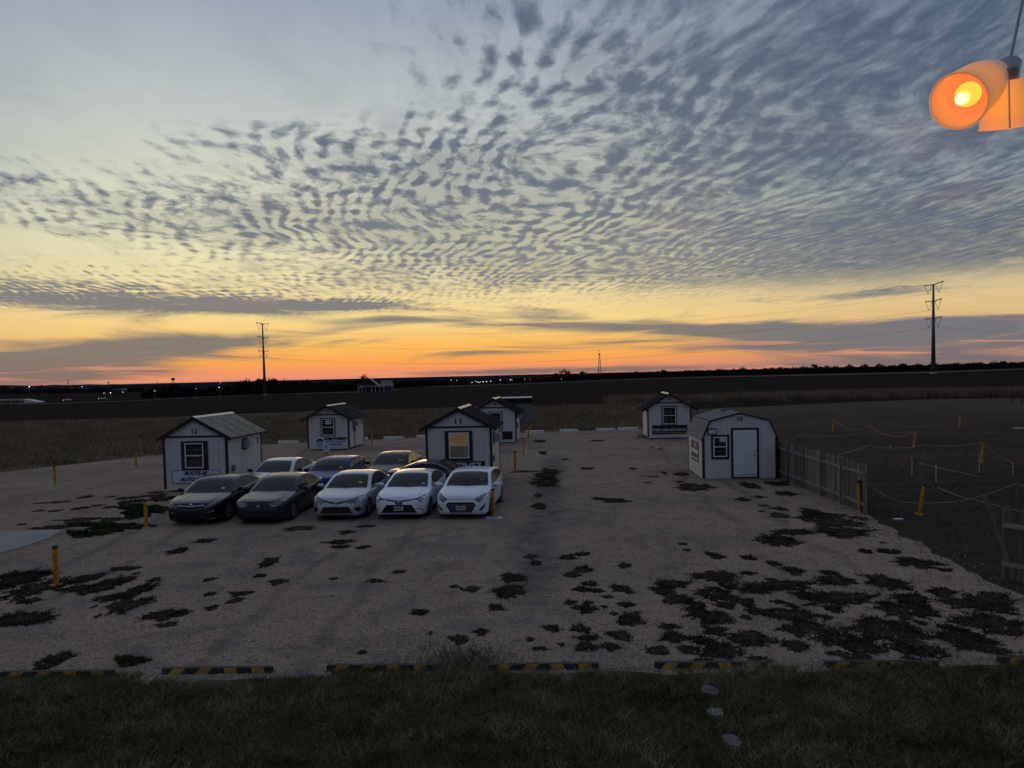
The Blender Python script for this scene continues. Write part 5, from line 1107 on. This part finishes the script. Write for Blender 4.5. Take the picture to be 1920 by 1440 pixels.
wood_band('woods', [(740, 727), (860, 722), (960, 719), (1050, 715)], [(740, 714), (860, 713), (960, 711), (1050, 708)], 14000, wood_m, 'low dark scrub and trees in the middle of the horizon')
wood_band('woods', [(265, 747), (330, 745), (420, 742), (480, 740), (560, 737), (640, 734), (670, 733)], [(265, 738), (285, 727), (330, 724), (380, 730), (400, 726), (450, 717), (520, 715), (570, 718), (640, 718), (670, 716)], 26000, wood_m, 'dark brushy trees along the road on the left')
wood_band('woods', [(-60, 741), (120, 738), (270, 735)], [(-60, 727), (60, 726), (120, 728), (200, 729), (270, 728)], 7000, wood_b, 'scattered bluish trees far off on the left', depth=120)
bark = mat('bark', (.022, .018, .015), .95, var=.2)
def tree(px, py, hpx, spread, label, dens=1.0, seed=0, group='single trees along the horizon'):
    rr = random.Random(seed); q = P(px, py); h = hpx*1.25/1440*q.y; e = empty('bare_tree', (q.x, q.y, q.z), 0, label, 'tree', group)
    m = MB(); tips = []
    def limb(a, d, L_, r, lv):
        b_ = a+d*L_; m.cyl(a, b_, r, r*.6, n=5, caps=False); 
        if lv == 0: tips.append(b_); return
        for _ in range(3 if lv > 1 else 4):
            nd = (d+Vector((rr.uniform(-1, 1), rr.uniform(-1, 1), rr.uniform(-.3, .7)))*.75*spread).normalized(); limb(a.lerp(b_, rr.uniform(.6, 1)), nd, L_*rr.uniform(.55, .8), r*.55, lv-1)
    limb(Vector((0, 0, 0)), Vector((rr.uniform(-.05, .05), 0, 1)).normalized(), h*.34, h*.03, 4); m.build('trunk', bark, e)
    V, F = [], []
    for t in tips:
        for _ in range(int(14*dens)):
            s = h*rr.uniform(.014, .034); c = t+Vector((rr.gauss(0, 1), rr.gauss(0, 1), rr.gauss(0, 1)))*h*.045; k = len(V)
            for j in range(3): V.append((c.x+rr.gauss(0, s), c.y+rr.gauss(0, s), c.z+rr.gauss(0, s)))
            F.append((k, k+1, k+2))
    meshobj('crown', V, F, wood_m, e)
TR = [(487, 741, 31, 1.0, 'bushy tree just left of the left pylon base', 1.2), (514, 739, 29, 1.0, 'bushy tree just right of the left pylon base', 1.2), (572, 737, 26, .8, 'small bare tree between the left pylon and the farmhouse', .4),
      (462, 742, 25, 1.0, 'dark round tree at the left end of the roadside brush', 1.5), (671, 733, 22, .9, 'thin bare tree behind the left of the farmhouse', .4), (683, 732, 26, .6, 'tall bare tree right behind the farmhouse roof', .3),
      (1060, 714, 20, 1.3, 'widest bare tree in the middle of the horizon', .5), (1041, 715, 14, 1.1, 'small bare tree left of the widest one', .5), (1092, 712, 15, 1.1, 'bare tree left of the lattice mast', .7), (1245, 707, 15, 1.0, 'bare tree sticking out above the woods left of shed 14', .5),
      (1528, 700, 17, .9, 'bare tree sticking out above the woods in the right half', .5), (1880, 691, 15, .9, 'bare tree above the woods at the far right', .6), (330, 745, 24, 1.0, 'dark tree right below the water tower', 1.2), (845, 722, 11, 1.0, 'little bare tree by the town lights', .5)]
for i, (a, b_, c, d, l, dn) in enumerate(TR): tree(a, b_, c, d, l, dn, seed=i+11)
# ------------------------------------------------------------------ pylons and wires
def pylon(px, py, hpx, arm, ang, label):
    q = P(px, py); h = hpx/1440*q.y; e = empty('power_pylon', (q.x, q.y, q.z), R(ang), label, 'pylon', 'steel power pylons')
    MB().cyl((0, 0, 0), (0, 0, h), .85, .32, n=12).build('pole', polem, e, smooth=True); MB().cyl((0, 0, -1), (0, 0, .4), 1.2, n=12).build('foundation', conc, e)
    att = []
    for k, (z, L_) in enumerate(((h-.3, arm*1.18), (h*.875, arm), (h*.75, arm)) if True else ()):
        if k: z = h*(1-.195*k)
        m = MB(); m.bar((0, -L_, z+.5), (0, 0, z), .22, .32); m.bar((0, 0, z), (0, L_, z+.5), .22, .32); m.build('crossarm', polem, e)
        for s in (-1, 1):
            b_ = Vector((0, s*L_*.55, z-3.2)); m = MB(); m.bar((0, s*L_*.95, z+.4), b_, .10, .10); m.bar((0, s*L_*.15, z), b_, .10, .10); m.build('insulator', galv, e); att.append(b_)
    att += [Vector((0, -arm*1.15, h+.2)), Vector((0, arm*1.15, h+.2))]
    bpy.context.view_layer.update(); return [e.matrix_world @ a for a in att]
aL = pylon(497, 741, 134, 5.2, -14, 'grey steel pylon with three crossarms left of the farmhouse, seen against the orange sky')
aR = pylon(1750, 700.5, 167, 5.6, 0, 'grey steel pylon with three crossarms on the right beyond the lawn')
wire_m = mat('wire', (.02, .02, .022), .6, var=0)
def wires(A, B, sag, lab):
    m = MB()
    e = empty('power_line', A[0], 0, lab, 'cable', 'power lines between the pylons'); o0 = Vector(A[0])
    for k, (a, b_) in enumerate(zip(A, B)):
        pts = []
        for j in range(25): t = j/24; q = Vector(a).lerp(Vector(b_), t)-o0; q.z -= 4*sag*(.55 if k > 5 else 1)*t*(1-t); pts.append(q)
        tube(pts, .015 if k < 6 else .009, 4).build('wire', wire_m, e)
wires(aL, aR, 7.5, 'thin power lines spanning between the two pylons')
off = Vector((-470, 330, 1)); wires(aL, [a+off for a in aL], 9, 'thin power lines running off to the left from the left pylon')
off = Vector((330, 40, 2)); wires(aR, [a+off for a in aR], 7, 'thin power lines running off to the right from the right pylon')
# ------------------------------------------------------------------ farmhouse
q = P(704, 734.5); sc = q.y/1440; hs = empty('farmhouse', (q.x, q.y, q.z), R(3), 'old farmhouse with gabled metal roof and long porch on the horizon', 'house')
fw = mat('house_wall', (.060, .052, .046), .85, var=.2); fr_ = mat('house_roof', (.10, .12, .15), .5, metal=.3, var=.15); fb = mat('house_brick', (.040, .022, .018), .9, var=.2)
def hx(p): return (p-704)*sc
g0, g1, gp_, ez, pz = hx(676), hx(709), hx(693), 10.5*sc, 24.5*sc
MB().box(hx(674), 2.2, 0, hx(733), 8.5, 9.2*sc).build('wall', fw, hs)
MB().prism([(g0, 9.2*sc), (gp_, pz-.2), (g1, 9.2*sc)], 2.0, 8).build('gable', fb, hs)
rf = empty('roof', parent=hs)
m = MB()
for a, b_ in (((g0-.4, 9.4*sc), (gp_, pz)), ((gp_, pz), (g1+.5, 9.4*sc))):
    m.v += [(x, y, z+h_) for x, z in (a, b_) for y in (1.6, 8.6) for h_ in (0, .15)]; k = len(m.v)-8; m.f += [tuple(k+i for i in f) for f in ((0, 1, 3, 2), (4, 6, 7, 5), (0, 4, 5, 1), (2, 3, 7, 6), (1, 5, 7, 3), (0, 2, 6, 4))]
m.build('gable_roof', fr_, rf)
m = MB(); m.v = [(hx(710), 2.2, 11.2*sc), (hx(733.5), 2.2, 10.2*sc), (hx(732), 6.5, 20.5*sc), (hx(712), 6.5, 20.5*sc), (hx(710), 9.5, 11*sc), (hx(733.5), 9.5, 10*sc)]; m.f = [(0, 1, 2, 3), (3, 2, 5, 4), (0, 3, 4), (1, 5, 2)]; m.build('wing_roof', fr_, rf)
m = MB(); m.v = [(hx(671), -.6, 8.3*sc), (hx(722), -.6, 8.9*sc), (hx(720), 2.0, 12*sc), (hx(677), 2.0, 12*sc)]; m.v += [(x, y, z+.12) for x, y, z in m.v]; m.f = [(3, 2, 1, 0), (4, 5, 6, 7), (0, 1, 5, 4), (1, 2, 6, 5), (2, 3, 7, 6), (3, 0, 4, 7)]; m.build('porch_roof', fr_, rf)
MB().box(hx(711), 4, 14*sc, hx(713), 4.5, 20*sc).build('chimney', fb, rf)
for x in (672.5, 679, 686, 697, 704, 712, 719.5): MB().box(hx(x), -.5, 0, hx(x)+.2, -.3, 8.3*sc).build('porch_post', conc, hs)
for x in (682, 690, 707, 725):
    w_ = MB().box(hx(x), 2.12, 3*sc, hx(x)+.9, 2.19, 7*sc).build('window', glassm, hs); MB().box(hx(x)-.12, 2.15, 2.6*sc, hx(x)+1.02, 2.198, 3*sc).build('sill', conc, w_)
MB().box(hx(699), 2.12, 0, hx(699)+1, 2.19, 6.5*sc).build('door', trim, hs)
# ------------------------------------------------------------------ town lights, towers, distant building and vehicles
lm = mat('lamp_glow', (.9, .9, .8), .5, var=0, emit=(1, .97, .88), estr=5); lmw = mat('lamp_glow_warm', (.9, .7, .5), .5, var=0, emit=(1, .72, .42), estr=4.5)
LIT = [(55, 725, 1.6, 'left'), (154, 725, .9, 'left'), (195, 737, 1, 'left'), (207, 736.5, 1.3, 'left'), (230, 735, .8, 'left'), (290, 733, 1, 'left'), (367, 728.5, .8, 'left'), (411, 726.5, 1.1, 'left'), (413, 717, .9, 'left')] + \
      [(x, y, s, 'mid') for x, y, s in [(846, 713, .9), (856, 713, .7), (885, 717, 1.0), (892, 714.5, .9), (896, 716.8, 1.1), (900, 716.6, 1.0), (906, 715.8, 1.3), (912, 715.4, 1.3), (920, 715, 1.3), (938, 712.5, 1), (957, 712, .9), (960, 712, .8), (984, 711, .8), (994, 711, .6), (1053, 711, .6)]]
LL = ['brightest white light near the left edge of the horizon', 'small light on the skyline right of the left edge mast', 'faint warm light left of a pair below the small water tower', 'bright light of the pair left of the long farm building', 'small light just right of the long farm building', 'light below and left of the round water tower', 'light in the trees right of the round water tower', 'light low in the brush left of the left pylon', 'light high on the skyline left of the left pylon']
for i, (px, py, s, w) in enumerate(LIT):
    Y_ = 330 if w == 'mid' else 360; q = PD(px, py, Y_); z0 = H(q.x, q.y); r = s*Y_/1440*.48
    e = empty('street_lamp', (q.x, q.y, z0), 0, 'tiny bright street lamp among the lights of the distant town' if w == 'mid' else LL[i], 'street lamp', 'lights of the town in the middle of the horizon' if w == 'mid' else 'scattered lights on the left horizon')
    MB().cyl((0, .1, 0), (0, .1, q.z-z0), .06, n=5).build('pole', polem, e); blob((0, 0, q.z-z0), (r, r, r*.8), 6).build('lamp_head', lmw if i in (2, 5, 8, 12, 20) else lm, e)
def wtower(px, py, rpx, legpx, Y_, label):
    q = PD(px, py, Y_); k = Y_/1440; e = empty('water_tower', (q.x, q.y, q.z-legpx*k), 0, label, 'water tower', 'water towers on the horizon'); r = rpx*k
    blob((0, 0, legpx*k), (r, r, r*.85), 10).build('tank', polem, e, smooth=True); m = MB()
    for i in range(6): a = i*math.pi/3; m = MB(); m.cyl((math.cos(a)*r*.9, math.sin(a)*r*.9, -3), (math.cos(a)*r*.75, math.sin(a)*r*.75, legpx*k), .06*r, n=5).build('leg', polem, e)
    MB().cyl((0, 0, -3), (0, 0, legpx*k), r*.15, n=8).build('riser', polem, e)
wtower(324.5, 711, 3.6, 10, 1200, 'round water tower on legs on the left horizon'); wtower(203.5, 717, 1.8, 6, 1200, 'smaller water tower farther left on the horizon'); wtower(1521, 685.5, 1.4, 7, 900, 'tiny water tower above the woods in the right half')
def mast(px, y0, y1, w, Y_, label):
    q = PD(px, y0, Y_); k = Y_/1440; h = (y0-y1)*k; w *= k; e = empty('radio_mast', (q.x, q.y, q.z), 0, label, 'radio mast', 'radio masts on the horizon'); m = MB(); r = w*.07
    n = 8
    for i in range(n):
        z0, z1 = h*i/n, h*(i+1)/n; a0, a1 = w*(1-.82*i/n)/2, w*(1-.82*(i+1)/n)/2
        c0 = [(a0, a0), (-a0, a0), (-a0, -a0), (a0, -a0)]; c1 = [(a1, a1), (-a1, a1), (-a1, -a1), (a1, -a1)]
        for j in range(4): m.bar((*c0[j], z0), (*c1[j], z1), r, r); m.bar((*c0[j], z0), (*c1[(j+1) % 4], z1), r*.7, r*.7)
    m.build('lattice', polem, e); MB().cyl((0, 0, h), (0, 0, h*1.18), r*.7, n=5).build('antenna', polem, e); MB().cyl((0, 0, h*.95), (0, 0, h*1.0), w*.3, n=8).build('platform', polem, e)
mast(1124.5, 706, 663, 6, 800, 'lattice radio mast standing in the sunset right of the middle'); mast(128, 723, 712, 2, 1200, 'small radio mast on the far left horizon'); mast(295, 721, 715, 1.4, 1200, 'tiny radio mast left of the water tower')
q = P(221, 737); k = q.y/1440
e = empty('farm_building', (q.x, q.y, q.z), 0, 'long low building with pale roof far off on the left', 'building'); MB().box(-9*k, 0, 0, 9*k, 8, 6*k).build('wall', fw, e)
m = MB(); m.prism([(-10*k, 6*k), (-9*k, 7.4*k), (9*k, 7.6*k), (10*k, 6.1*k)], -1, 9); m.build('roof', mat('farm_roof', (.35, .36, .38), .6, var=.05), e)
q = P(30, 756); k = q.y/1440
e = empty('overpass', (q.x, q.y, q.z), R(4), 'low pale concrete overpass at the left picture edge', 'bridge'); MB().box(-40*k, 0, 5*k, 14*k, 8, 7*k).build('deck', conc, e)
MB().box(-40*k, -.4, 7.01*k, 14*k, -.1, 8*k).build('parapet', conc, e)
for x in (-30, -12, 6): MB().box(x*k, 1, 0, (x+2)*k, 6, 5*k).build('pier', conc, e)
m = MB(); m.v = [(14*k, 0, 7*k), (40*k, 0, 1*k), (40*k, 8, 1*k), (14*k, 8, 7*k), (14*k, 0, -1), (40*k, 0, -1), (40*k, 8, -1), (14*k, 8, -1)]; m.f = [(0, 1, 2, 3), (4, 7, 6, 5), (0, 4, 5, 1), (2, 6, 7, 3), (1, 5, 6, 2), (0, 3, 7, 4)]; m.build('ramp', conc, e)
hl_ = mat('head_lamp_glow', (.9, .85, .8), .4, var=0, emit=(1, .86, .66), estr=6)
for px, py, yaw, lab in [(118, 753, -60, 'distant pale car with lit headlights on the road, nearer the left edge'), (184, 750.5, -60, 'distant pale car with lit headlights on the road, the one farther right')]:
    q = P(px, py); e = empty('driving_car', (q.x, q.y, q.z+.15), R(yaw), lab, 'car'); me = BODY['sed'][0].copy(); me.materials[0] = silver; link('body', me, None, e); bv = BODY['sed'][1]
    decal(bv, SED['ws'], 't', carglass, 'windscreen', e)
    for s in (-1, 1):
        decal(bv, SED['dlo'], 's', carglass, 'side_window', e, side=s); blob((s*.62, .12, .70), (.16, .10, .10), 6).build('headlight', hl_, e)
        for a in SED['ax']: MB().cyl((s*.66, a, .32), (s*.88, a, .32), .32, n=14).build('wheel', tyre_m, e)
for px, py, hp, lab in [(1741, 746, 10, 'dark fence post at the end of the dry grass line'), (1757, 746, 9, 'dark fence post just right of the first one'), (1898, 756, 12, 'thin fence post near the right picture edge, left of the last'), (1916, 758, 13, 'last thin fence post at the right picture edge')]:
    q = P(px, py); h = hp/1440*q.y; tag(MB().cyl((0, 0, 0), (0, 0, h), .09 if px < 1800 else .05, n=7).build('fence_post', bark, loc=(q.x, q.y, 0)), lab, 'post', 'fence posts behind the lawn')
for px, py, w_, lab in [(1911, 804, 9, 'low white board lying at the right picture edge')]:
    q = P(px, py); k = q.y/1440; tag(MB().box(-w_*k, 0, 0, w_*k, .2, 1.6*k).build('board', inkw, loc=(q.x, q.y, 0)), lab, 'board')
# ------------------------------------------------------------------ window reflection of a fan lamp, modelled as a solid glowing fixture
shade_m = bpy.data.materials.new('amber_glass_reflection'); shade_m.use_nodes = True; t = NT(shade_m.node_tree); b = t.n['Principled BSDF']
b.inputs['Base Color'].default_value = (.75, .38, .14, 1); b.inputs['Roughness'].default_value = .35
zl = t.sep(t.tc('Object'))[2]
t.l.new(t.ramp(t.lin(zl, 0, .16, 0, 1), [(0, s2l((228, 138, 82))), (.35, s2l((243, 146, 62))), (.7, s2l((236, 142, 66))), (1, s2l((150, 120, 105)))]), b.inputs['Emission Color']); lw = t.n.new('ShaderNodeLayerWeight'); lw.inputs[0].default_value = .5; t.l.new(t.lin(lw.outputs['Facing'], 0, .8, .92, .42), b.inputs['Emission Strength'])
inner_m = mat('shade_inside_reflection', (.6, .32, .16), .6, var=0, emit=s2l((228, 138, 84))[:3], estr=.5)
bulb_m = mat('bulb_glow_reflection', (1, .8, .4), .4, var=0, emit=s2l((255, 196, 60))[:3], estr=1.0); bulb2 = mat('bulb_hot_reflection', (1, .9, .6), .4, var=0, emit=(1, .84, .42), estr=1.6)
fit_m = mat('lamp_fitting_reflection', (.40, .41, .46), .4, metal=.3, var=.1)
fan = empty('lamp_reflection', PD(1885, 110, 2.05), 0, 'glowing two shade ceiling lamp with pull chain at the upper right', 'lamp'); fo = Vector(fan.location)  # solid stand-in for a lamp reflected in the window, no lamp hangs here
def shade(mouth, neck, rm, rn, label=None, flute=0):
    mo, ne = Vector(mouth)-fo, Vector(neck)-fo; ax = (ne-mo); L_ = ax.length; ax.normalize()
    qd = ax.to_track_quat('Z', 'Y'); e = empty('lamp_shade_reflection', mo, parent=fan); e.rotation_mode = 'QUATERNION'; e.rotation_quaternion = qd
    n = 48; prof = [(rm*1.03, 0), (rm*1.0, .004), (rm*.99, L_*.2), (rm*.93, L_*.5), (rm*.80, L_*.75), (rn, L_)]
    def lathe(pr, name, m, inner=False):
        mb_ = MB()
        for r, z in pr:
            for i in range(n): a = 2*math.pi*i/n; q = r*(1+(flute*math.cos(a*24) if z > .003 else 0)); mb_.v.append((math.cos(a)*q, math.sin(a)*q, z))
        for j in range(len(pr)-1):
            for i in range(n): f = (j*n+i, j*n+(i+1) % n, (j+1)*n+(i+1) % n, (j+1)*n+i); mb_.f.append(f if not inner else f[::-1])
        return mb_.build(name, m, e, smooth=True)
    lathe(prof, 'glass', shade_m); lathe([(r*.965, z+.001) for r, z in prof[:-1]]+[(.004, L_*.9)], 'inner_glass_reflection', inner_m, True); lathe([(rm*1.03, 0), (rm*1.05, .0015), (rm*.965, .001)], 'rim', inner_m)
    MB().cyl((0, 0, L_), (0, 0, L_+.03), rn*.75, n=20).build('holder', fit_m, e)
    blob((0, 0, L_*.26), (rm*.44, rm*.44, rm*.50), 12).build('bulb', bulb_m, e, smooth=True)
    blob((0, 0, L_*.08), (rm*.22, rm*.22, rm*.24), 10).build('filament_reflection', bulb2, e, smooth=True)
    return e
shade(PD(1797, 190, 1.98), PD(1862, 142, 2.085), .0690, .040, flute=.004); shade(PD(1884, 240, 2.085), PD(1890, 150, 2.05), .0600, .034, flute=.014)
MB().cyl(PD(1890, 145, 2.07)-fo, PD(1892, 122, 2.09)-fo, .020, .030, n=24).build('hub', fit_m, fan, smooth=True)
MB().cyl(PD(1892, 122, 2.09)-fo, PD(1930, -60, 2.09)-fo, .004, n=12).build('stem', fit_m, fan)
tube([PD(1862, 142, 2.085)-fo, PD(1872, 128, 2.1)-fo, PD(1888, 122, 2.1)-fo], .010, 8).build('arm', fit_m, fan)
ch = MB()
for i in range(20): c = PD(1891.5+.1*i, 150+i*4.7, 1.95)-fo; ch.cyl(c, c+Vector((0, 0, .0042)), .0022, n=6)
ch.build('pull_chain_reflection', fit_m, fan)
